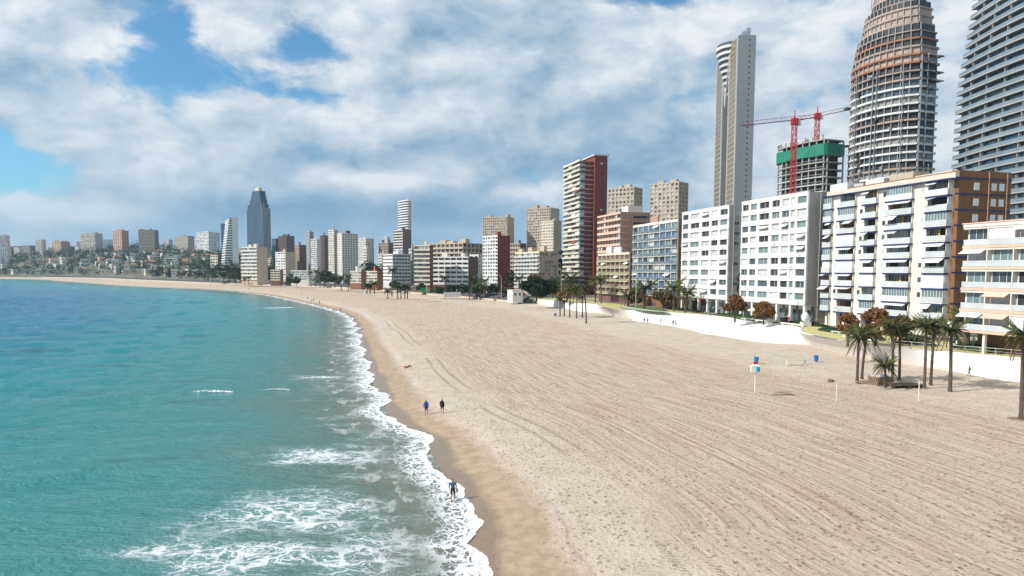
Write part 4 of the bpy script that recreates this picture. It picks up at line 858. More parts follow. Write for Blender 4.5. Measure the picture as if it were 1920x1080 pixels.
def crane(label, px, D, ytop, jx0, jx1, jy0, jy1, zb=5.2):
    P = dp(px, ytop, D); o = empty('tower_crane', (P.x, P.y, zb)); tag(o, label, 'crane', 'tower cranes on the building site'); H = P.z-zb; w_ = .8; JIB = mat('dull_red_steel', (.22, .05, .055), .5)
    mb = MB()
    for sx in (-w_, w_):
        for sy in (-w_, w_): mb.bar((sx, sy, 0), (sx, sy, H), .17, RED, 4)
    n = int(H/2.4)
    for i in range(n):
        z0 = i*2.4; z1 = z0+2.4; s_ = 1 if i % 2 else -1
        for f in (-w_, w_): mb.bar((-w_*s_, f, z0), (w_*s_, f, z1), .12, RED, 4); mb.bar((f, -w_*s_, z0), (f, w_*s_, z1), .12, RED, 4)
    mb.build('mast', o)
    A = dp(jx0, jy0, D*1.0); E = dp(jx1, jy1, D*1.0); a = Vector((A.x-P.x, 0, A.z-zb)); e = Vector((E.x-P.x, 0, E.z-zb)); d = (e-a); Lh = d.length; d.normalize(); mb = MB()
    up = Vector((0, 0, 1.5)); s0 = Vector((0, .6, 0))
    mb.bar(a+s0, e+s0, .12, JIB, 4); mb.bar(a-s0, e-s0, .12, JIB, 4); mb.bar(a+up, e+up, .10, JIB, 4); n = int(Lh/2)
    for i in range(n): p = a+d*(i*2); q_ = a+d*(i*2+1)+up; r_ = a+d*(i*2+2); mb.bar(p, q_, .06, JIB, 3); mb.bar(q_, r_, .06, JIB, 3)
    mb.build('jib', o); mb = MB(); mb.box(-1.2, 1.2, -1.2, 1.2, H-2.2, H+.4, RED); mb.build('slewing_unit', o); mb = MB(); mb.box(1.0, 2.6, -.9, .9, H-2.4, H-.4, WHITE); mb.build('cab', o)
    mb = MB(); mb.bar((0, 0, H), (0, 0, H+4), .35, RED, 4, .15); mb.build('peak', o)
crane('red tower crane on the left whose jib reaches towards the twin slab tower', 1490, 292, 224, 1388, 1535, 236, 220)
crane('red tower crane behind the green netting with short mast showing', 1533, 330, 214, 1497, 1592, 226, 206)
# ---- balcony tower at the right edge
b = B('apartment_tower', 'huge finished tower with long curved balcony bands, half out of view', 1782, 2080, 2200, 40, 190, 3, 5.2, 300, True, 'building'); L = b.Lf; Ls = b.Ls
fh = 3.15; nf = 52
BALC = mat('pale_stone_slab', (.40, .385, .36), .6, .08, .3)
for k in range(nf):
    z = k*fh; far = L*(1.0-.0045*max(0, k-18)-.00016*max(0, k-18)**2); o_ = []; i_ = []; n = 14
    for j in range(n+1):
        t = j/n; y = t*far; x = -3.0*math.sin(math.pi*t)-.5*math.sin(k*.45+t*3.0); o_.append((x, y)); i_.append((x+1.5, y*.975))
    mb = MB(); mb.prism(o_+[(Ls, far*.9), (Ls, 0)], z, z+.40, BALC); mb.build('balcony_slab', b.o)
    mb = MB(); mb.prism(i_+[(Ls-1, far*.85), (Ls-1, .8)], z+.5, z+fh, random.choice([BGLASS, GLASS, TGLASS])); mb.build('storey_glazing', b.o)
    mb = MB(); m0 = len(o_)
    mb.add([(x+.15, y, z+.38) for x, y in o_]+[(x+.15, y, z+1.5) for x, y in o_], [(j, j+1, m0+j+1, m0+j) for j in range(m0-1)], mat('blue_grey_balustrade', (.20, .25, .29), .12, .15, .3, 0, .7)); mb.build('balustrade', b.o)
    mb = MB()
    for j in range(0, n, 2): x, y = o_[j]; mb.box(x+.4, x+2.3, y, y+.2, z+.5, z+fh, BALC)
    mb.build('divider', b.o)['kind'] = 'stuff'
b.done()
# ------------------------------------------------------------------ vegetation
def frond_mesh(L, droop, lift, m, seed, wd=.040):
    rnd = random.Random(seed); mb = MB(); n = 9; P = []
    for i in range(n+1):
        t = i/n; P.append(Vector((L*t*(1-.18*droop*t), 0, lift*L*t-droop*L*.75*t*t)))
    for i in range(n):
        a, b_ = P[i], P[i+1]; mb.add([a+Vector((0, -.03, 0)), a+Vector((0, .03, 0)), b_+Vector((0, .02, 0)), b_+Vector((0, -.02, 0))], [(0, 1, 2, 3)], m)
        if i == 0: continue
        for sub in (0, .33, .66):
            c = a.lerp(b_, sub); t = (i+sub)/n; wl = L*.24*math.sin(math.pi*min(1, .12+t*.86))**.7
            for sg in (-1, 1):
                tip = c+Vector((wl*.55, sg*wl*.8, -wl*rnd.uniform(.15, .5))); w_ = L*wd
                mb.add([c+Vector((-w_, 0, 0)), c+Vector((w_, 0, 0)), tip], [(0, 1, 2)], m)
    return mb.mesh('frond')
FR = [frond_mesh(1.0, dr, li, LPALM, i) for i, (dr, li) in enumerate([(.25, 1.0), (.5, .8), (.75, .55), (.95, .3), (1.05, .05)])]
FRW = [frond_mesh(1.0, dr, li, LPALM, i+20, .075) for i, (dr, li) in enumerate([(.25, 1.0), (.5, .8), (.75, .55), (.95, .3), (1.05, .05)])]
FRD = frond_mesh(1.0, 1.1, -.45, LDRY, 9)
def trunk_mesh(H, r0, r1, bend, seed):
    rnd = random.Random(seed); mb = MB(); n = max(6, int(H/.45)); k = 9; vs = []; a = rnd.uniform(0, 6.28)
    for i in range(n+1):
        t = i/n; r = (r0+(r1-r0)*t)*(1+.08*(i % 2))*(1.35 if i == 0 else 1); o_ = bend*math.sin(t*1.57)*t
        for j in range(k): an = j*2*math.pi/k; vs.append((o_*math.cos(a)+r*math.cos(an), o_*math.sin(a)+r*math.sin(an), H*t))
    mb.add(vs, [(i*k+j, i*k+(j+1) % k, (i+1)*k+(j+1) % k, (i+1)*k+j) for i in range(n) for j in range(k)], BARK)
    return mb.mesh('trunk'), Vector((bend*math.cos(a), bend*math.sin(a), H))
pc = [0]
def palm(px, pbase, pcrown, z, label, group, fl=2.6, r=.28, sepf=True, nfr=36, D=None, cat='palm tree'):
    P = gp(px, pbase, z) if D is None else Vector((dp(px, pbase, D).x, D, z)); H = max(1.5, dp(px, pcrown, P.y).z-z); pc[0] += 1; sd = pc[0]
    o = empty('palm_tree', P, 0); tag(o, label, cat, group); rnd = random.Random(sd*31)
    tm, top = trunk_mesh(H, r*.86, r*.66, rnd.uniform(.0, .06)*H, sd); link('trunk', tm, o)
    mb = MB(); mb.ball((0, 0, -.1), (r*1.5, r*1.5, r*2.2), BARK, 1, .15); cr = mb.build('crown', o); cr.location = top
    if sepf:
        for i in range(nfr):
            q_ = i/nfr; k = min(4, int(q_*5)); f = link('frond', FR[k] if i < nfr-5 else FRD, cr); s_ = fl*rnd.uniform(.85, 1.12); f.scale = (s_, s_, s_); f.rotation_euler = (rnd.uniform(-.3, .3), rnd.uniform(-.12, .12), i*2.39996+rnd.uniform(-.2, .2))
    else:
        mb = MB()
        for i in range(nfr):
            q_ = i/nfr; k = min(4, int(q_*5)); me = FRW[k] if i < nfr-3 else FRD; M = Matrix.Rotation(i*2.39996, 4, 'Z') @ Matrix.Scale(fl*rnd.uniform(.85, 1.1), 4)
            mb.add([M @ v.co for v in me.vertices], [tuple(p.vertices) for p in me.polygons], me.materials[0])
        f = mb.build('fronds', cr); f['kind'] = 'stuff'
    return o
gA = 'palms growing in the sand by the white promenade'; lA = 'slim tall palm in the sand clump beside the wooden crate and platform'
for (x, yb, yc) in [(1607, 716, 632), (1616, 710.5, 627), (1673, 716, 612), (1686, 713, 622), (1733, 727, 611), (1745, 721, 613)]: palm(x, yb, yc, 2.0, 'slim tall palm of the pair '+('nearest the blue bin beside the timber bench' if x < 1640 else 'directly behind the sack crate' if x < 1700 else 'beside the dark timber platform'), gA, 2.1, .23)
palm(1660, 727, 686, 2.0, 'short young palm in the sand right beside the wooden crate', gA, 1.9, .20)
palm(1781, 733, 621, 2.0, 'tall palm at the seaward end of the crate clump with shadow on bare sand', gA, 2.3, .28)
palm(1914, 785, 628, 1.9, 'tall palm standing alone in the sand on a small wooden plinth', gA, 2.3, .26)
palm(1813, 652, 601, 5.1, 'thick trunked palm in the planted garden before the pink block', 'garden palms', 3.4, .50)
palm(1882, 659, 562, 5.1, 'tallest garden palm with bare trunk in front of the pink block', 'garden palms', 3.0, .38)
lB = 'slim palm of the distant sand clump near the curved white wall'; gB = 'palms of the second sand clump'
for (x, yb, yc, fl) in [(1050, 593, 561, 2.4), (1058, 593, 566, 1.6), (1068, 595, 543, 3.0), (1081, 597, 553, 2.6), (1092, 596, 557, 2.0), (1099, 606, 540, 2.6)]: palm(x, yb, yc, 1.9, lB, gB, fl, .28, nfr=26)
gC = 'street palms along the promenade in front of the blocks'
for (x, yb, yc, fl, lab) in [(1365, 586, 531, 4.3, 'big bushy palm in front of the white block with five window columns'), (1396, 590, 536, 3.4, 'slim palm between the two white blocks'), (1208, 578, 541, 4.6, 'broad palm in front of the blue glazed block'), (1263, 583, 540, 4.3, 'broad palm at the corner of the blue glazed block'),
                             (1285, 586, 551, 3.8, 'lower palm before the white block with five window columns'), (1177, 574, 556, 4.0, 'short bushy palm below the low cream block'), (1116, 567, 526, 3.6, 'slender palm by the red tower foot'), (1127, 568, 525, 3.6, 'slender palm between the red tower and low cream block'), (1070, 560, 522, 5.0, 'large palm at the foot of the red tower')]:
    palm(x, yb, yc, 5.2, lab, gC, fl, .36, nfr=28)
lD = 'palm lining the far seafront road'; gD = 'palms along the far seafront road'
for (x, yb, yc) in [(727, 560, 546), (735, 556, 507), (746, 560, 538), (752, 560, 540), (759, 560, 537), (764, 560, 540), (835, 556, 522), (688, 551, 535), (694, 551, 538), (702, 551, 532), (496, 530, 515), (476, 530, 509), (466, 534, 521), (459, 534, 523), (485, 531, 517), (583, 537, 511), (592, 538, 509), (600, 540, 512), (607, 540, 516), (908, 556, 527), (973, 558, 523), (884, 556, 524), (880, 560, 540), (893, 560, 541), (907, 562, 540), (430, 532, 516), (442, 532, 514), (410, 530, 512), (365, 528, 511), (335, 527, 512), (545, 536, 516), (640, 545, 520), (653, 546, 519)]:
    palm(x, yb, yc, 2.2 if yb > 558 else 4.6, lD, gD, 3.0+random.uniform(-.3, .4), .36, sepf=False, nfr=26)
def tree(px, pyb, pyt, pw, D, z, lm, label, group, n=2600, dens=1.0, name='broadleaf_tree', leaf=.34, flat=1.0):
    P = dp(px, pyb, D); P.z = z; H = (dp(px, pyt, D).z-z)*1.08; W = pw/F*D/2*1.05; rnd = random.Random(px*7+pyt)
    o = empty(name, P); tag(o, label, 'tree', group); mb = MB(); tr = max(.12, H*.035); th_ = H*.24
    mb.bar((0, 0, -.3), (0, 0, th_), tr*1.2, TBARK, 7, tr*.8); cl = []
    for i in range(9):
        a = i*2.4; rad = W*rnd.uniform(.25, .8); zz = H*rnd.uniform(.30, .80); e = Vector((rad*math.cos(a), rad*math.sin(a), zz)); mb.bar((0, 0, th_*rnd.uniform(.75, 1)), e, tr*.5, TBARK, 5, tr*.15); cl.append((e, W*rnd.uniform(.22, .46)))
    cl.append((Vector((0, 0, H*.8)), W*.55)); mb.build('trunk', o)
    mb = MB()
    for i in range(n):
        c, r_ = rnd.choice(cl); v = Vector((rnd.gauss(0, 1), rnd.gauss(0, 1), rnd.gauss(0, 1))).normalized()*r_*rnd.uniform(.55, 1.08)**.6; v.z *= .72*flat; p = c+v
        if p.z < H*.12: continue
        s_ = leaf*rnd.uniform(.6, 1.5); a = Vector((rnd.gauss(0, 1), rnd.gauss(0, 1), rnd.gauss(0, 1))).normalized(); u = a.orthogonal().normalized()*s_; w_ = a.cross(u).normalized()*s_*.7
        mb.add([p-u, p-w_, p+u, p+w_], [(0, 1, 2, 3)], lm)
    mb.build('crown', o); return o
gT = 'rusty leaved trees along the promenade'
tree(1590, 634, 588, 42, 121, 5.1, LORANGE, 'orange brown tree nearest the yellow ramp, smaller of the touching pair', gT, 3000, leaf=.26)
tree(1642, 638, 582, 66, 122, 5.1, LORANGE, 'largest orange brown tree behind the sand palms', gT, 4200, leaf=.27)
tree(1690, 640, 596, 54, 122, 5.1, LBROWN, 'dull brown tree between the orange tree and white parasol', gT, 3200, leaf=.26)
tree(1378, 594, 556, 42, 180, 5.1, LORANGE, 'round orange brown tree before the gap of the white blocks', gT, 2600, leaf=.32)
tree(1432, 597, 568, 42, 172, 5.1, LORANGE, 'leaning low orange tree before the white block with shade grey side', gT, 2200, leaf=.3)
tree(1192, 574, 540, 30, 255, 5.1, LBROWN, 'reddish bare looking tree below the low cream block', gT, 1800, leaf=.4)
tree(1243, 580, 549, 42, 235, 5.1, LBROWN, 'wide brown tree before the blue glazed block', gT, 2400, leaf=.4)
tree(1063, 566, 538, 34, 290, 5.1, LORANGE, 'orange tree behind the second sand palm clump', gT, 1800, leaf=.42)
tree(1885, 640, 606, 40, 112, 5.1, LGREEN, 'small green tree in the garden before the pink block', 'promenade green trees', 2200, leaf=.25)
tree(1006, 556, 525, 60, 300, 5.0, LDARK, 'dense dark round fig tree beside the white kiosk', 'dark trees', 6500, leaf=.5, flat=.95)
for i, (x, yb, yt, pw, D, lm) in enumerate([(1150, 556, 505, 26, 330, LDARK), (690, 520, 491, 44, 600, LDARK), (712, 520, 496, 30, 590, LDARK), (1052, 540, 462, 16, 420, LDARK), (960, 540, 505, 22, 420, LPINE), (610, 536, 509, 28, 560, LDARK), (628, 540, 517, 26, 540, LDARK),
                                          (822, 553, 541, 26, 400, LGREEN), (845, 555, 538, 26, 395, LDARK), (868, 556, 537, 28, 390, LDARK), (895, 557, 536, 30, 385, LGREEN), (925, 556, 536, 28, 380, LDARK), (948, 556, 532, 26, 370, LBROWN), (543, 537, 520, 22, 600, LGREEN), (556, 538, 522, 18, 600, LDARK), (420, 531, 498, 30, 760, LDARK), (398, 528, 502, 30, 800, LPINE), (440, 532, 500, 26, 740, LDARK), (790, 548, 534, 18, 440, LGREEN), (1036, 550, 521, 24, 340, LGREEN), (1005, 545, 515, 30, 350, LBROWN), (660, 542, 524, 26, 540, LGREEN), (738, 548, 530, 22, 500, LDARK)]):
    lm_n = {'dark_foliage': 'dark green', 'green_foliage': 'mid green', 'pine_foliage': 'grey green', 'brown_foliage': 'brownish'}[lm.name]
    where = ['behind the red tower foot', 'behind the low ochre blocks', 'between ochre block and white office', 'beside the red tower flank', 'by the small dark brown block', 'left of the weathered pale tower', 'at the weathered pale tower foot', 'before the cream curved balconies', 'at the far end of the road park row', 'in the middle of the road park row', 'in the road park row before the red ended block', 'in the road park row by the tall pole', 'closest to the kiosk in the road park row', 'before the low white hotel', 'right beside the low white hotel tree', 'at the white slanted tower foot', 'by the small beige and brown block', 'beside the long beige hotel', 'by the green signboard', 'overtopping the dark fig tree', 'behind the dark fig tree', 'beside the low ochre block', 'before the white office block'][i]
    tree(x, yb, yt, pw, D, 5.1, lm, lm_n+' leafy tree '+where, 'seafront street trees', 900, leaf=.75)
# garden hedges and clipped shrubs
def hedge(u0, u1, v0, v1, h, label, lm=LDARK, n=900):
    o = empty('hedge', uv((u0+u1)/2, (v0+v1)/2, 5.1), R(ANG)); tag(o, label, 'hedge', 'low garden hedges'); rnd = random.Random(int(u0*10+v0)); L = u1-u0; W = v1-v0
    mb = MB(); k = 10
    vs = []
    for i in range(k+1):
        t = i/k; e = math.sin(math.pi*min(max(t, .04), .96))**.4
        for (a, zz) in ((-.5, 0), (-.45, .6), (0, .85), (.45, .6), (.5, 0)): vs.append((a*W*e, (t-.5)*L, zz*h*e))
    mb.add(vs, [(i*5+j, i*5+j+1, (i+1)*5+j+1, (i+1)*5+j) for i in range(k) for j in range(4)], LDARK); mb.build('stems', o)
    mb = MB()
    for i in range(n):
        t = rnd.random(); e = math.sin(math.pi*min(max(t, .04), .96))**.4; a = rnd.uniform(-.52, .52); p = Vector((a*W*e, (t-.5)*L, h*e*(.9*(1-(2*a)**4)+rnd.uniform(-.1, .15)))); s_ = rnd.uniform(.08, .2); q_ = Vector((rnd.gauss(0, 1), rnd.gauss(0, 1), rnd.gauss(0, 1))).normalized(); u = q_.orthogonal().normalized()*s_; w_ = q_.cross(u).normalized()*s_
        mb.add([p-u, p-w_, p+u, p+w_], [(0, 1, 2, 3)], lm)
    mb.build('leaves', o)['kind'] = 'stuff'
for i, (a, c, v0, v1, lab) in enumerate([(74, 82, 104.8, 107.2, 'low dark hedge by the railing below the tallest garden palm'), (85, 94, 103, 106, 'low dark hedge around the thick trunked garden palm'), (96, 104, 100.5, 104.5, 'broad dark hedge behind the sand palm clump'), (107, 116, 100, 104, 'dark hedge under the largest orange tree'), (118, 130, 105, 108.5, 'dark hedge at the tip of the yellow ramp'),
                                         (75, 100, 110.2, 111.4, 'long thin hedge beside the terrace diners'), (104, 122, 110.4, 111.6, 'long thin hedge beside the white parasol'), (134, 150, 112, 113.4, 'row of clipped shrubs before the brown brick block'), (160, 185, 113.6, 114.6, 'long thin hedge before the white block with shade grey side'), (190, 215, 113, 114.4, 'long thin hedge before the blue glazed block'), (56, 72, 106, 109, 'low hedge beyond the last garden palm')]):
    hedge(a, c, v0, v1, .9, lab, LGREEN if i % 3 == 2 else LDARK)
# ------------------------------------------------------------------ far hillside: villas and woods
rnd = random.Random(3); nh = 0; placed = []
wood = MB(); VW = [WHITE, OFFW, CREAM, PEACH, WHITE, LGREY]
villas = []
for i in range(700):
    px = rnd.uniform(-60, 470); D = rnd.uniform(800, 1550); x = (px-960)/F*D; villas.append((x, D))
vx = np.array([v[0] for v in villas]); vy = np.array([v[1] for v in villas]); vd, vs_ = sdist(vx, vy); vh = 5.2+hill(vx, vy, vd)
VG = 'small houses scattered over the wooded slope'
for x, y, d, z in zip(vx, vy, vd, vh):
    if d < 118 or d > 620 or nh >= 135: continue
    if any((x-a)**2+(y-c)**2 < 22**2 for a, c in placed): continue
    placed.append((x, y)); nh += 1
    o = empty('villa', (x, y, z+1.5), rnd.uniform(.2, 1.1)); w_, l, h = rnd.uniform(10, 24), rnd.uniform(8, 12), rnd.uniform(4, 8); wm = rnd.choice(VW); red = rnd.random() < .22
    tag(o, ('pale small house with red tiled roof' if red else 'pale flat roofed small house')+' on the wooded slope across the bay', 'house', VG+(' with red roofs' if red else ' with flat roofs'))
    mb = MB(); mb.box(-w_/2, w_/2, -l/2, l/2, -6, h, wm); mb.build('wall', o)
    mb = MB()
    if red: mb.add([(-w_/2-.5, -l/2-.5, h), (w_/2+.5, -l/2-.5, h), (w_/2+.5, l/2+.5, h), (-w_/2-.5, l/2+.5, h), (-w_/2+2, 0, h+2.4), (w_/2-2, 0, h+2.4)], [(0, 1, 5, 4), (1, 2, 5), (2, 3, 4, 5), (3, 0, 4)], TERRA)
    else: mb.box(-w_/2-.4, w_/2+.4, -l/2-.4, l/2+.4, h, h+.6, WHITE)
    mb.build('roof', o)
    mb = MB()
    for k in range(int(h//3)):
        for j in range(3): mb.box(-w_/2+w_*(j+.25)/3, -w_/2+w_*(j+.75)/3, -l/2-.12, -l/2+.05, k*3+1, k*3+2.4, DARK)
        for j in range(2): mb.box(-w_/2-.12, -w_/2+.05, -l/2+l*(j+.25)/2, -l/2+l*(j+.7)/2, k*3+1, k*3+2.4, DARK)
    mb.build('windows', o)['kind'] = 'stuff'
def blobtree(mb, x, y, z, h, w_, m, rnd):
    for j in range(34):
        v = Vector((rnd.gauss(0, .5), rnd.gauss(0, .5), rnd.gauss(0, .38))); p = Vector((x, y, z+h*.6))+Vector((v.x*w_, v.y*w_, v.z*h)); s_ = w_*rnd.uniform(.16, .36); q_ = Vector((rnd.gauss(0, 1), rnd.gauss(0, 1), rnd.gauss(0, 1))).normalized(); u = q_.orthogonal().normalized()*s_; t_ = q_.cross(u).normalized()*s_
        mb.add([p-u, p-t_, p+u, p+t_], [(0, 1, 2, 3)], m)
tx = []; 
for i in range(2500):
    px = rnd.uniform(-80, 520); D = rnd.uniform(720, 1700); tx.append(((px-960)/F*D, D))
ax = np.array(tx); td, ts = sdist(ax[:, 0], ax[:, 1]); tz = 5.2+hill(ax[:, 0], ax[:, 1], td)
for (x, y), d, z in zip(tx, td, tz):
    if d < 108 or d > 800: continue
    blobtree(wood, x, y, z, rnd.uniform(5, 12), rnd.uniform(3, 6.5), rnd.choice([LDARK, LPINE, LPINE, LGREEN]), rnd)
for i in range(520):                                           # town greenery between the blocks
    s_ = rnd.uniform(330, 1000); d = rnd.uniform(112, 330); x, y = shore(s_, d); blobtree(wood, float(x), float(y), 5.2, rnd.uniform(5, 10), rnd.uniform(3, 5), rnd.choice([LDARK, LPINE, LGREEN]), rnd)
tag(wood.build('woodland'), 'far off pines and garden trees covering the slope and town gaps', 'woodland', kind='stuff')
# ------------------------------------------------------------------ cars along the far road
def car_meshes(cm):
    mb = MB(); prof = [(-2.1, .35), (-2.15, .75), (-1.5, .88), (-.95, 1.38), (.75, 1.42), (1.5, .95), (2.1, .85), (2.15, .4)]
    n = len(prof); vs = [(x, -.85 if z < 1 else -.68, z) for x, z in prof]+[(x, .85 if z < 1 else .68, z) for x, z in prof]
    mb.add(vs, [(i, i+1, n+i+1, n+i) for i in range(n-1)]+[tuple(range(n-1, -1, -1)), tuple(range(n, 2*n)), (n-1, 0, n, 2*n-1)], cm); body = mb.mesh('body')
    mb = MB()
    for sg in (-1, 1): mb.add([(-.95, sg*.80, .95), (1.2, sg*.80, .97), (.7, sg*.71, 1.34), (-.8, sg*.71, 1.32)], [(0, 1, 2, 3)], GLASS)
    mb.add([(1.50, -.62, .97), (1.50, .62, .97), (.82, .55, 1.40), (.82, -.55, 1.40)], [(0, 1, 2, 3)], GLASS); mb.add([(-1.52, -.62, .92), (-1.52, .62, .92), (-1.0, .55, 1.37), (-1.0, -.55, 1.37)], [(0, 1, 2, 3)], GLASS); glass = mb.mesh('window'); return body, glass
mb = MB(); mb.bar((0, -.1, 0), (0, .1, 0), .32, RUBBER, 12); wheel = mb.mesh('wheel'); mb = MB(); mb.bar((0, -.115, 0), (0, .115, 0), .18, METAL, 8); rim = mb.mesh('rim')
cc_ = {k: car_meshes(mat(k+'_car_paint', c_, .25, .03, 1, .2, .6)) for k, c_ in {'white': (.75, .75, .75), 'dark blue': (.02, .04, .12), 'black': (.015, .015, .018), 'silver': (.40, .41, .42), 'red': (.42, .02, .02)}.items()}
def car(s_, d, colr, rz):
    x, y = shore(s_, d); x2, y2 = shore(s_+2, d); o = empty('parked_car', (float(x), float(y), 5.345), math.atan2(float(y2-y), float(x2-x))+rz); tag(o, colr+' car parked along the far seafront road', 'car', colr+' cars parked along the seafront road')
    bm, gm = cc_[colr]; link('body', bm, o); link('window', gm, o)
    for wx in (-1.35, 1.35):
        for wy in (-.78, .78): w_ = link('wheel', wheel, o); w_.location = (wx, wy, .33); link('rim', rim, w_)
for i in range(84):
    s_ = 322+i*7.6+rnd.uniform(-1, 1)
    if rnd.random() < .86: car(s_, 96.6+(2.5 if i % 5 == 0 else 0), rnd.choice(['white', 'white', 'dark blue', 'black', 'silver', 'silver', 'red']), 0 if rnd.random() < .7 else math.pi)
for i in range(16): car(325+i*17+rnd.uniform(-4, 4), 104.5, rnd.choice(['white', 'dark blue', 'black', 'silver']), 0)
# ------------------------------------------------------------------ people
SKIN = mat('skin', (.42, .24, .16), .6, .06); HAIR = mat('dark_hair', (.02, .015, .012), .7, .2); BLACKC = mat('black_cloth', (.015, .015, .018), .9, .2); BLUEC = mat('royal_blue_cloth', (.02, .06, .32), .85, .15)
DENIM = mat('slate_blue_cloth', (.075, .095, .15), .9, .12); REDC = mat('red_cloth', (.45, .02, .04), .85, .15); WHITEC = mat('white_cloth', (.75, .75, .74), .85, .06); GREENC = mat('green_cloth', (.03, .18, .12), .85, .15); GREYC = mat('grey_cloth', (.16, .16, .17), .9, .1); TANC = mat('tan_cloth', (.34, .24, .15), .9, .1)
EYE = mat('eye_dark', (.01, .01, .01), .3, 0)
PCACHE = {}
def person_mesh(key, top, bot, leg, arm, hair=HAIR, pose='stand', coat=False, fingers=False, face=True):
    k = (key, top.name, bot.name, leg.name, arm.name, pose, coat)
    if k in PCACHE: return PCACHE[k]
    st = .16 if pose == 'walk' else .0
    if pose == 'sit':
        J = {'pel': (0, 0, .52), 'ch': (0, -.03, .88), 'nk': (0, -.02, 1.12), 'hd': (0, .0, 1.27), 'ht': (0, .0, 1.37)}
        for sg, n in ((-1, 'l'), (1, 'r')): J.update({'hp'+n: (sg*.10, .02, .50), 'kn'+n: (sg*.12, .43, .50), 'an'+n: (sg*.12, .42, .08), 'to'+n: (sg*.13, .58, .04), 'sh'+n: (sg*.19, -.02, 1.03), 'el'+n: (sg*.24, .12, .80), 'wr'+n: (sg*.16, .34, .76), 'ha'+n: (sg*.14, .42, .77)})
    elif pose == 'lie':
        J = {'pel': (0, 0, .13), 'ch': (0, -.36, .17), 'nk': (0, -.58, .24), 'hd': (0, -.72, .28), 'ht': (0, -.82, .30)}
        for sg, n in ((-1, 'l'), (1, 'r')): J.update({'hp'+n: (sg*.10, .06, .12), 'kn'+n: (sg*.13, .42, .46), 'an'+n: (sg*.14, .70, .08), 'to'+n: (sg*.15, .86, .05), 'sh'+n: (sg*.19, -.48, .19), 'el'+n: (sg*.38, -.42, .06), 'wr'+n: (sg*.36, -.64, .05), 'ha'+n: (sg*.34, -.73, .05)})
    else:
        J = {'pel': (0, 0, .95), 'ch': (0, .02, 1.28), 'nk': (0, .01, 1.50), 'hd': (0, .03, 1.64), 'ht': (0, .03, 1.74)}
        for sg, n in ((-1, 'l'), (1, 'r')):
            f = sg*st; J.update({'hp'+n: (sg*.10, 0, .90), 'kn'+n: (sg*.11, f*.8+.03, .49), 'an'+n: (sg*.11, f*1.3-.03, .08), 'to'+n: (sg*.125, f*1.3+.13, .035), 'sh'+n: (sg*.195, 0, 1.42), 'el'+n: (sg*.26, -f*.5-.03, 1.15), 'wr'+n: (sg*.27, -f*1.1+.05, .90), 'ha'+n: (sg*.265, -f*1.2+.08, .81)})
    rad = {'pel': .145, 'ch': .155, 'nk': .058, 'hd': .098, 'ht': .07, 'hp': .115, 'kn': .072, 'an': .048, 'to': .035, 'sh': .08, 'el': .054, 'wr': .033, 'ha': .036}
    if coat: rad.update({'pel': .19, 'ch': .185, 'sh': .09, 'el': .065, 'wr': .05, 'hp': .14})
    E = [('pel', 'ch', top), ('ch', 'nk', top), ('nk', 'hd', SKIN), ('hd', 'ht', hair)]
    for n in 'lr': E += [('pel', 'hp'+n, bot), ('hp'+n, 'kn'+n, bot), ('kn'+n, 'an'+n, leg), ('an'+n, 'to'+n, leg if leg is not SKIN else SKIN), ('ch', 'sh'+n, top), ('sh'+n, 'el'+n, top), ('el'+n, 'wr'+n, arm), ('wr'+n, 'ha'+n, SKIN)]
    if fingers:
        for n, sg in (('l', -1), ('r', 1)):
            h = Vector(J['ha'+n])
            for q_, (oy, ln) in enumerate([(-.028, .062), (-.009, .078), (.011, .082), (.030, .072)]):
                J[f'f{q_}{n}'] = h+Vector((-sg*.004, oy, -.045)); J[f'g{q_}{n}'] = h+Vector((-sg*.022, oy*1.15+.008, -.045-ln)); E += [('ha'+n, f'f{q_}{n}', SKIN), (f'f{q_}{n}', f'g{q_}{n}', SKIN)]
            J['t0'+n] = h+Vector((-sg*.01, .045, -.005)); J['t1'+n] = h+Vector((-sg*.025, .068, -.055)); E += [('ha'+n, 't0'+n, SKIN), ('t0'+n, 't1'+n, SKIN)]
    names = list(J); me = bpy.data.meshes.new('p'); me.from_pydata([J[n] for n in names], [(names.index(a), names.index(c)) for a, c, _ in E], [])
    ob = bpy.data.objects.new('p', me); C.objects.link(ob); md = ob.modifiers.new('skin', 'SKIN'); md.use_smooth_shade = True
    for i, n in enumerate(names):
        r_ = rad.get(n) or rad.get(n[:-1]) or (.010 if n[0] in 'fgt' else .04); v = me.skin_vertices[0].data[i]; v.radius = (r_, r_*(.78 if n in ('pel', 'ch') and pose != 'lie' else 1)); v.use_root = n == 'pel'
    sb = ob.modifiers.new('sub', 'SUBSURF'); sb.levels = 2; sb.render_levels = 2
    dg = bpy.context.evaluated_depsgraph_get(); res = bpy.data.meshes.new_from_object(ob.evaluated_get(dg)); bpy.data.objects.remove(ob)
    mats = []
    for _, _, m in E:
        if m not in mats: mats.append(m)
    res.materials.clear(); [res.materials.append(m) for m in mats]
    A = np.array([J[a] for a, c, _ in E]); Bv = np.array([J[c] for a, c, _ in E]); AB = Bv-A; L2 = (AB**2).sum(1)+1e-9; mi = [mats.index(m) for _, _, m in E]
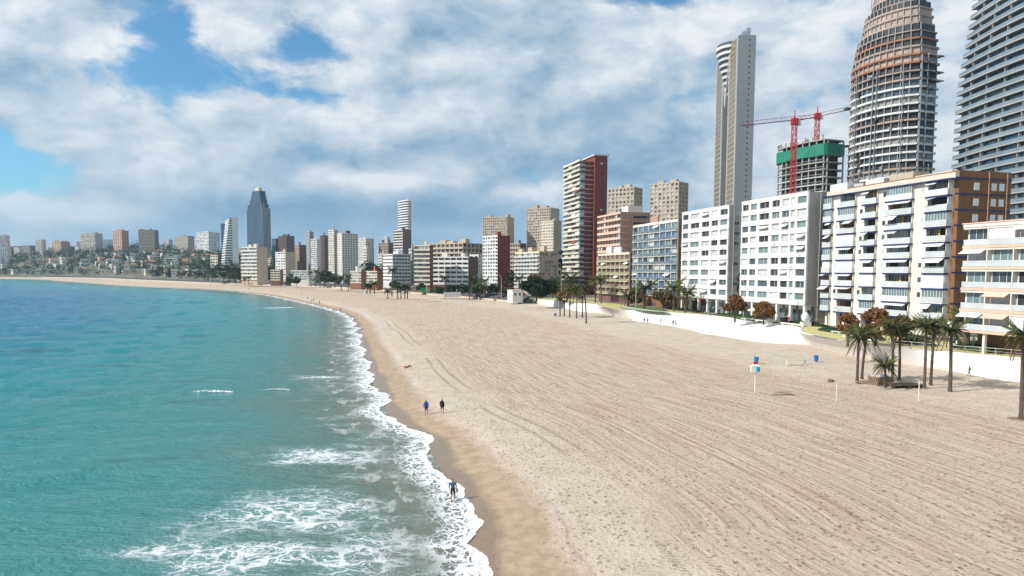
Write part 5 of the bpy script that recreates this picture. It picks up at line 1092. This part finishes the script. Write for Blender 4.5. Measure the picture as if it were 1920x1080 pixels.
    for p in res.polygons:
        c = np.array(p.center); t = np.clip(((c-A)*AB).sum(1)/L2, 0, 1); q_ = ((c-A-t[:, None]*AB)**2).sum(1)/np.array([max(rad.get(a, rad.get(a[:-1], .02)), .02)**1.0 for a, _, _ in E]); k_ = int(q_.argmin())
        a, e, _ = E[k_]
        if a == 'nk' or a == 'hd':
            hd = np.array(J['hd']); up = np.array(J['ht'])-hd; up /= np.linalg.norm(up); hgt = (c-hd)@up; back = c[1]-hd[1] if pose != 'lie' else 1
            p.material_index = mats.index(hair) if (hgt > .045 or (back < -.02 and hgt > -.05)) else mats.index(SKIN)
        elif coat and a[:2] in ('hp',) and t[k_] < .55: p.material_index = mats.index(top)
        elif a[:2] == 'hp' and t[k_] > .78 and leg is SKIN and SKIN in mats: p.material_index = mats.index(SKIN)
        else: p.material_index = mi[k_]
    PCACHE[k] = res; return res
def person(P, rz, label, top, bot, leg=None, arm=None, pose='walk', coat=False, group=None, scale=1.0, fingers=False, hair=HAIR):
    me = person_mesh('p'+str(fingers), top, bot, leg or SKIN, arm or SKIN, hair, pose, coat, fingers)
    o = link('person', me); o.location = P; o.rotation_euler = (0, 0, rz); o.scale = (scale,)*3; tag(o, label, 'person', group); return o
def on_sand(px, py):
    P = gp(px, py, .6)
    for _ in range(6): d, s_ = sdist([P.x], [P.y]); P = gp(px, py, float(sandz(d)[0]))
    return P
# local +y is the way a person faces; rz=pi faces the camera
P = on_sand(849, 939); man = person(P, math.pi+.1, 'person in slate blue top and dark shorts wading barefoot through the foam', DENIM, BLACKC, SKIN, SKIN, 'walk', fingers=True, scale=1.02)
mb = MB()
for sg in (-1, 1): mb.ball((sg*.035, .122, 1.655), (.012, .008, .009), EYE, 1)
mb.build('eyes', man); mb = MB(); mb.ball((0, .128, 1.628), (.014, .022, .022), SKIN, 1); mb.build('nose', man); mb = MB(); mb.ball((0, .118, 1.588), (.026, .010, .007), REDC, 1); mb.build('mouth', man)
mb = MB()
for sg in (-1, 1): mb.ball((sg*.098, .025, 1.64), (.014, .024, .032), SKIN, 1)
mb.build('ears', man); mb = MB(); mb.ball((-.31, -.05, .80), (.09, .16, .20), GREYC, 2, .05); mb.bar((-.28, -.05, .95), (-.24, 0, 1.42), .012, GREYC, 5); mb.build('shoulder_bag', man)
P = on_sand(799, 777); person(P, .1, 'person in royal blue and black jacket strolling with bare legs', BLUEC, BLACKC, SKIN, BLUEC, 'walk', True)
P = on_sand(829, 775); person(P, -.1, 'person in long black coat strolling beside the blue jacket', BLACKC, BLACKC, SKIN, BLACKC, 'walk', True)
P = on_sand(764, 690); person(P+Vector((0, 0, .04)), -1.1, 'person in red top lying on a white towel', REDC, BLACKC, BLACKC, REDC, 'lie')
mb = MB(); mb.box(-.5, .5, -1.0, 1.1, 0, .03, WHITEC); o = mb.build('towel'); o.location = P+Vector((.25, 0, .005)); o.rotation_euler = (0, 0, -1.1); tag(o, 'white towel spread on the sand under the lying person', 'towel')
gW = 'small walkers at the far water edge'; lW = 'tiny dark dressed walker at the far water edge'
for (x, y, t_, b_) in [(577, 562, BLACKC, DENIM), (584, 566, DENIM, BLACKC), (588, 565, BLACKC, BLACKC), (599, 570, BLACKC, DENIM), (566, 552, GREYC, BLACKC), (467, 543, BLACKC, BLACKC), (237, 529, BLACKC, BLACKC), (278, 530, BLACKC, BLACKC)]: person(on_sand(x, y), rnd.uniform(0, 6), lW, t_, b_, b_, t_, 'walk', group=gW)
person(gp(589, 579, -.3), 2.5, 'bather standing in the far shallows', SKIN, BLACKC, SKIN, SKIN, 'walk'); person(on_sand(638, 585), 2.8, 'walker in dark red at the foam edge far along the beach', REDC, BLACKC, SKIN, BLACKC, 'walk')
def promz(px, py):                                             # point on the sloping white walkway
    best = None
    for z in np.arange(1.8, 5.3, .05):
        p = gp(px, py, z); u = p.x*UA[0]+p.y*UA[1]; v = p.x*VA[0]+p.y*VA[1]; b0 = np.interp(u, us, vb); t0 = np.interp(u, us, vt); a = (v-b0)/max(t0-b0, .5); zz = 1.75+3.15*min(max(a, 0), 1) if v > b0 else float(sandz(v-8.5))
        e = abs(zz-z)
        if best is None or e < best[0]: best = (e, p)
    return best[1]
person(promz(1817, 706), .8, 'person in green pushing along the white walkway near the sand palms', GREENC, GREYC, GREYC, GREENC, 'walk')
for (x, y, lab, t_) in [(1208, 606, 'darker of two strollers on the far white walkway', BLACKC), (1214, 607, 'stroller in blue jacket on the far white walkway', BLUEC), (1239, 607, 'lone slim stroller on the white walkway', GREYC), (1262, 611, 'person pushing a bicycle on the white walkway', BLACKC), (1267, 612, 'companion of the person with the bicycle', GREYC)]:
    person(promz(x, y), rnd.uniform(-1, 1), lab, t_, GREYC, GREYC, t_, 'walk')
person(gp(1793, 656, 5.05), 1.2, 'walker in pale blue shirt and black trousers by the garden railing', WHITEC, BLACKC, BLACKC, WHITEC, 'walk')
for (x, y, lab, t_, b_) in [(1480, 606, 'person in red beside the black kiosk box', REDC, REDC), (1322, 590, 'walker in black on the upper promenade before the round orange tree', BLACKC, TANC), (1328, 591, 'walker in tan coat on the upper promenade', TANC, TANC), (1348, 590, 'dark dressed walker near the big bushy palm', BLACKC, BLACKC)]: person(gp(x, y, 5.2), rnd.uniform(0, 6), lab, t_, b_, b_, t_, 'walk')
for i in range(24):
    u = rnd.uniform(135, 235); person(uv(u, rnd.uniform(112.8, 116), 5.29), rnd.uniform(0, 6.28), 'pedestrian on the grey footpath before the seafront shops', rnd.choice([BLACKC, GREYC, WHITEC, BLUEC, REDC, TANC]), rnd.choice([BLACKC, DENIM, GREYC]), BLACKC, BLACKC, 'walk', group='pedestrians before the shops')
# terrace diners at cafe tables before the pink block
mb = MB(); mb.bar((0, 0, .70), (0, 0, .74), .42, WHITE, 14); t_top = mb.mesh('table_top'); mb = MB(); mb.bar((0, 0, .03), (0, 0, .70), .04, METAL, 6); mb.bar((0, 0, 0), (0, 0, .03), .24, METAL, 10); t_leg = mb.mesh('pedestal')
mb = MB(); mb.box(-.22, .22, -.22, .22, .42, .46, WOOD); c_seat = mb.mesh('seat'); mb = MB(); mb.box(-.22, .22, -.25, -.21, .46, .88, WOOD); c_back = mb.mesh('backrest'); mb = MB(); mb.bar((0, 0, 0), (0, 0, .42), .02, METAL, 5); c_leg = mb.mesh('leg')
for i in range(9):
    for j in range(2):
        c = uv(62+i*4.4+rnd.uniform(-.4, .4), 113.2+j*2.4, 5.292); o = empty('cafe_table', c); tag(o, 'small round white table on the terrace below the pink block', 'table', 'terrace tables'); link('table_top', t_top, o); link('pedestal', t_leg, o)
        for k in range(2):
            a = k*math.pi+rnd.uniform(-.3, .3); p = c+Vector((math.cos(a)*.82, math.sin(a)*.82, 0)); ch = empty('cafe_chair', p, a+math.pi/2); tag(ch, 'wooden seated terrace chair at a round table below the pink block', 'chair', 'terrace chairs'); link('seat', c_seat, ch); link('backrest', c_back, ch)
            for lx in (-.19, .19):
                for ly in (-.19, .19): l_ = link('leg', c_leg, ch); l_.location = (lx, ly, 0)
            if rnd.random() < .75: person(p, a+math.pi/2, 'diner seated at a terrace table below the pink block', rnd.choice([BLACKC, WHITEC, BLUEC, REDC, GREYC, GREENC, TANC]), rnd.choice([BLACKC, DENIM, GREYC]), BLACKC, SKIN, 'sit', group='terrace diners')
# parasols
def parasol(P, r_, h, label, m=AWN):
    o = empty('parasol', P); tag(o, label, 'parasol', 'promenade parasols'); mb = MB(); mb.bar((0, 0, 0), (0, 0, h+.3), .035, METAL, 6); mb.build('pole', o); mb = MB(); n = 8; vs = [(0, 0, h+.35)]+[(r_*math.cos(i*2*math.pi/n), r_*math.sin(i*2*math.pi/n), h-.35) for i in range(n)]+[(r_*math.cos(i*2*math.pi/n), r_*math.sin(i*2*math.pi/n), h-.6) for i in range(n)]
    mb.add(vs, [(0, 1+i, 1+(i+1) % n) for i in range(n)]+[(1+i, n+1+i, n+1+(i+1) % n, 1+(i+1) % n) for i in range(n)], m); mb.build('canopy', o); mb = MB(); mb.bar((0, 0, 0), (0, 0, .12), .35, LGREY, 10); mb.build('base', o)
parasol(uv(105, 113, 5.29), 2.6, 2.9, 'large white parasol behind the orange tree'); parasol(uv(101, 114.5, 5.29), 2.2, 2.6, 'white parasol next to the large one'); parasol(uv(163, 112, 5.29), 1.6, 2.8, 'cream parasol before the white block with shade grey side', CREAM)
# ------------------------------------------------------------------ beach furniture
def post(px, yb, yt, label, r_=.06, group='white volleyball posts', name='net_post'):
    P = on_sand(px, yb); H = dp(px, yt, P.y).z-P.z; o = empty(name, P); tag(o, label, 'post', group); mb = MB(); mb.bar((0, 0, -.3), (0, 0, H), r_, WHITE, 8); mb.build('pole', o); mb = MB(); mb.bar((0, 0, H), (0, 0, H+.05), r_*1.3, LGREY, 8); mb.build('cap', o); mb = MB(); mb.bar((0, 0, H*.8), (.12, 0, H*.8), .025, METAL, 6); mb.build('hook', o); return P
post(1568, 753, 720, 'white volleyball post on bare sand opposite the wooden crate'); post(1722, 753, 714, 'white volleyball post in front of the dark platform'); post(1125, 639, 624, 'single white post far out on the smooth sand')
def pole_frame(P, W, H, label, rz):
    o = empty('goal', P, rz); tag(o, label, 'goal', 'goal frames on the far sand'); 
    for sx in (-W/2, W/2): mb = MB(); mb.bar((sx, 0, -.2), (sx, 0, H), .06, WHITE, 6); mb.build('upright', o); mb = MB(); mb.bar((sx, 0, 0), (sx, -1.0, 0), .04, WHITE, 5); mb.bar((sx, -1, 0), (sx, 0, H), .03, WHITE, 5); mb.build('stay', o)
    mb = MB(); mb.bar((-W/2, 0, H), (W/2, 0, H), .06, WHITE, 6); mb.build('crossbar', o)
for (x, y) in [(790, 575), (865, 578), (915, 580), (945, 577), (985, 580)]: pole_frame(on_sand(x, y), 5, 2.3, 'white tubular goal frame on the far sand', rnd.uniform(.6, 1.2))
for (x, yb, yt) in [(774, 571, 557), (783, 579, 560), (788, 580, 559), (798, 584, 562), (830, 577, 558), (842, 578, 556), (853, 577, 553), (869, 586, 562), (883, 577, 557), (897, 578, 556), (930, 576, 557), (958, 577, 556), (1001, 582, 562)]: post(x, yb, yt, 'thin white pole standing among the far goals', .055, 'thin poles on the far sand', 'pole')
def bin_(P, label):
    o = empty('litter_bin', P); tag(o, label, 'bin', 'blue beach bins'); mb = MB(); mb.bar((0, 0, .12), (0, 0, 1.05), .36, BLUEP, 14, .42); mb.build('drum', o); mb = MB(); mb.bar((0, 0, 1.05), (0, 0, 1.12), .44, BLUEP, 14); mb.build('rim', o); mb = MB(); mb.bar((0, 0, 0), (0, 0, .12), .2, METAL, 8); mb.build('foot', o)
bin_(on_sand(1530, 678), 'blue litter bin on sand beside the bench'); bin_(on_sand(1418, 681), 'blue litter bin on sand behind the white signpost'); bin_(on_sand(1041, 593), 'blue litter bin beside the second palm clump')
P = on_sand(1493, 684); o = empty('bench', P, R(5)); tag(o, 'plain grey bench frame on sand between the blue bins', 'bench'); mb = MB(); mb.box(-1.75, 1.75, -.22, .22, .78, .88, LGREY); mb.build('seat', o)
for sx in (-1.65, 1.65): mb = MB(); mb.box(sx-.06, sx+.06, -.2, .2, -.2, .78, LGREY); mb.build('leg', o)
P = on_sand(1415, 739); o = empty('beach_signpost', P); tag(o, 'white post carrying a small house shaped blue and white box with red cap', 'signpost'); H = 3.0; mb = MB(); mb.bar((0, 0, -.3), (0, 0, H), .06, WHITE, 8); mb.build('post', o)
mb = MB(); mb.prism([(-.62, -.2), (.05, -.2), (.05, .2), (-.62, .2)], H, H+.75, WHITE); mb.build('white_panel', o); mb = MB(); mb.bar((.28, 0, H+.05), (.28, 0, H+.75), .33, mat('cyan_panel', (.03, .30, .42), .4), 14); mb.build('blue_drum', o)
mb = MB(); mb.add([(-.7, -.25, H+.75), (.7, -.25, H+.75), (.7, .25, H+.75), (-.7, .25, H+.75), (0, -.1, H+1.15), (0, .1, H+1.15)], [(0, 1, 4), (1, 2, 5, 4), (2, 3, 5), (3, 0, 4, 5)], WHITE); mb.build('roof', o); mb = MB(); mb.box(-.25, .25, -.14, .14, H+1.08, H+1.4, RED); mb.build('cap', o)
P = on_sand(1650, 722); o = empty('wooden_crate', P, .3); tag(o, 'wooden crate heaped with blue and white sacks among the sand palms', 'crate')
for k in range(5): box(o, 'plank', WOOD, -1.3, 1.3, -.95, -.88, .02+k*.26, .25+k*.26); box(o, 'plank', WOOD, -1.3, 1.3, .88, .95, .02+k*.26, .25+k*.26); box(o, 'plank', WOOD, -1.36, -1.3, -.9, .9, .02+k*.26, .25+k*.26); box(o, 'plank', WOOD, 1.3, 1.36, -.9, .9, .02+k*.26, .25+k*.26)
for i in range(7): mb = MB(); mb.ball((rnd.uniform(-.9, .9), rnd.uniform(-.5, .5), 1.25), (.45, .35, .25), [WHITE, CURT, BLUEP][i % 3], 2, .06); mb.build('sack', o, True)
P = on_sand(1695, 726); o = empty('timber_platform', P, .1); tag(o, 'dark low timber platform on the sand under the palms', 'platform')
for k in range(8): box(o, 'plank', WOOD, -2.4, 2.4, -1.2+k*.3, -.93+k*.3, .42, .5)
for sx in (-2.2, 0, 2.2): box(o, 'leg', WOOD, sx-.08, sx+.08, -1.1, 1.1, -.1, .42)
P = on_sand(1620, 720); o = empty('timber_bench', P, .05); tag(o, 'low tan timber bench beside the sack crate', 'bench'); box(o, 'seat', TANC, -1.2, 1.2, -.3, .3, .35, .45); box(o, 'leg', WOOD, -1.1, -.95, -.28, .28, -.1, .35); box(o, 'leg', WOOD, .95, 1.1, -.28, .28, -.1, .35)
P = on_sand(1914, 787); mb = MB(); mb.prism([(1.1*math.cos(t)-.2, 1.1*math.sin(t)) for t in np.linspace(0, 6.28, 9, endpoint=False)], .0, .12, WOOD); o = mb.build('palm_plinth'); o.location = P; tag(o, 'low eight sided timber surround at the lone palm foot', 'plinth')
P = on_sand(1471, 741); mb = MB(); mb.ball((0, 0, .05), (1.6, .35, .14), WOOD, 2, .2); mb.ball((.5, .1, .12), (.7, .2, .16), DBROWN, 1, .2); o = mb.build('driftwood'); o.location = P; tag(o, 'dark heap of seaweed and driftwood beyond the white signpost', 'driftwood')
P = on_sand(1557, 716); mb = MB(); mb.ball((0, 0, .15), (.5, .3, .35), WOOD, 2, .25); o = mb.build('brushwood_heap'); o.location = P; tag(o, 'small brown brushwood heap near the crate', 'heap')
# kiosk, lamps, railing, sculpture
P = gp(966, 558, 5.1); o = empty('kiosk', P, R(30)); tag(o, 'small white cubic kiosk beside the dark fig tree', 'kiosk'); mb = MB(); mb.box(-3, 3, -2.5, 2.5, -2.5, 3.6, WHITE); mb.build('wall', o); mb = MB(); mb.box(-3.2, 3.2, -2.7, 2.7, 3.6, 3.9, OFFW); mb.build('roof', o)
for sx in (-1.4, 1.2): mb = MB(); mb.box(sx-.5, sx+.5, -2.56, -2.45, 1.1, 2.3, DARK); mb.build('window', o)
mb = MB(); mb.box(-3.06, -2.95, -.6, .6, .0, 2.1, GREY); mb.build('door', o)
def lamp(P, H, label, curve=1.6, rz=0):
    o = empty('street_lamp', P, rz); tag(o, label, 'street lamp', 'promenade lamps'); mb = MB(); mb.bar((0, 0, -.2), (0, 0, H*.75), .11, LGREY, 8, .08); mb.build('pole', o); mb = MB(); pr = Vector((0, 0, H*.75))
    for i in range(1, 8): t = i/7; q_ = Vector((-curve*(1-math.cos(t*1.57)), 0, H*.75+H*.25*math.sin(t*1.57))); mb.bar(pr, q_, .075, LGREY, 6); pr = q_
    mb.build('arm', o); mb = MB(); mb.box(pr.x-.7, pr.x+.1, -.14, .14, pr.z-.08, pr.z+.08, LGREY); mb.build('lamp_head', o)
def lampat(px, pyb, pyt, label, curve=1.8): P = gp(px, pyb, 5.2); lamp(P, dp(px, pyt, P.y).z-5.2, label, curve)
lampat(1394, 600, 526, 'tall straight lamp before the gap of the white blocks', .4); lampat(1526, 599, 550, 'curved lamp between the white and brown brick blocks'); lampat(1790, 622, 552, 'tall curved lamp before the brown brick end wall', 2.2); lampat(1738, 612, 520, 'tall thin lamp before the balconied facade', .5)
lampat(1192, 580, 500, 'tall lamp in front of the low cream block', .4); lampat(1052, 566, 505, 'tall lamp near the red tower foot', .4); lampat(940, 560, 515, 'lamp beside the park trees on the far road', 1.5); lampat(800, 557, 530, 'lamp before the cream curved balconies', 1.5)
o = empty('railing', uv(60, 102, 4.9)); tag(o, 'thin white handrail running along the planted garden edge', 'railing'); base = uv(60, 102, 4.9)
pr = None
for i in range(27):
    u = 60+i*1.9; v = float(np.interp(u, us, vt))+2.0; p = uv(u, v, 4.98)-base; mb = MB(); mb.bar(p, p+Vector((0, 0, 1.0)), .03, WHITE, 5); mb.build('baluster', o)
    if pr is not None: mb = MB(); mb.bar(pr+Vector((0, 0, 1)), p+Vector((0, 0, 1)), .035, WHITE, 5); mb.build('rail', o); mb = MB(); mb.bar(pr+Vector((0, 0, .5)), p+Vector((0, 0, .5)), .02, WHITE, 5); mb.build('rail', o)
    pr = p
for (u, v, lab) in [(122, 104.2, 'white slab bench at the tip of the yellow ramp'), (112, 98.6, 'white slab bench under the largest orange tree'), (105, 97.8, 'white slab bench behind the sand palms')]:
    o = empty('bench', uv(u, v, 5.0), R(12)); tag(o, lab, 'bench', 'promenade benches'); box(o, 'seat', WHITE, -.3, .3, -1.4, 1.4, .38, .5); box(o, 'leg', LGREY, -.22, .22, -1.2, -.9, -.1, .38); box(o, 'leg', LGREY, -.22, .22, .9, 1.2, -.1, .38)
for (u0, u1, v, lab) in [(150, 163, 108.5, 'long low white bench wall before the round orange tree'), (138, 147, 109.0, 'low white bench wall before the leaning orange tree')]:
    o = empty('bench', uv((u0+u1)/2, v, 5.05), R(ANG)); tag(o, lab, 'bench', 'long bench walls'); box(o, 'seat', OFFW, -.35, .35, -(u1-u0)/2, (u1-u0)/2, .35, .55); [box(o, 'leg', OFFW, -.25, .25, y-.3, y+.3, -.1, .35) for y in (-(u1-u0)*.4, 0, (u1-u0)*.4)]
P = uv(140, 110.5, 5.2); o = empty('sculpture', P); tag(o, 'rounded white abstract sculpture beside the black kiosk box', 'sculpture'); mb = MB(); mb.ball((0, 0, 2.1), (.9, .7, 1.2), WHITE, 3, .03); mb.ball((.7, 0, 1.5), (.6, .5, .8), WHITE, 3, .03); mb.build('figure', o, True); mb = MB(); mb.box(-.9, 1.2, -.8, .8, -.1, .9, LGREY); mb.build('plinth', o)
P = gp(1470, 607, 5.15); o = empty('information_box', P, R(15)); tag(o, 'black information box on the promenade beside the person in red', 'box'); mb = MB(); mb.box(-.9, .9, -.45, .45, 0, 1.7, DARK); mb.build('cabinet', o); mb = MB(); mb.box(-1.0, 1.0, -.5, .5, 1.7, 1.8, GREY); mb.build('top', o)
P = gp(848, 556, 5.35); o = empty('banner_wall', P, R(25)); tag(o, 'long plain white hoarding beside the far road', 'hoarding'); mb = MB(); mb.box(-4.5, 4.5, -.1, .1, -.3, 2.2, WHITE); mb.build('panel', o); [box(o, 'post', LGREY, x-.08, x+.08, .1, .25, -.3, 2.5) for x in (-4.2, 0, 4.2)]
P = gp(795, 556, 5.3); o = empty('signboard', P, R(20)); tag(o, 'bright green roadside signboard before the cream balconies', 'sign'); mb = MB(); mb.box(-1.6, 1.6, -.08, .08, 2.0, 4.4, mat('green_sign_paint', (.01, .32, .10), .5)); mb.build('panel', o); [box(o, 'post', METAL, x-.06, x+.06, .0, .12, -.3, 4.2) for x in (-1.2, 1.2)]
# ------------------------------------------------------------------ haze
HZ = bpy.data.materials.new('sea_haze'); HZ.use_nodes = True; nt = HZ.node_tree; nt.nodes.clear(); vo = nt.nodes.new('ShaderNodeVolumePrincipled'); vo.inputs['Color'].default_value = (.55, .78, 1.0, 1); vo.inputs['Density'].default_value = .00009; vo.inputs['Anisotropy'].default_value = .2
ou = nt.nodes.new('ShaderNodeOutputMaterial'); nt.links.new(vo.outputs[0], ou.inputs['Volume'])
mb = MB(); mb.box(-6500, 4500, -300, 6600, -45, 420, HZ); o = mb.build('haze'); tag(o, 'thin bluish sea haze', 'haze', kind='stuff')
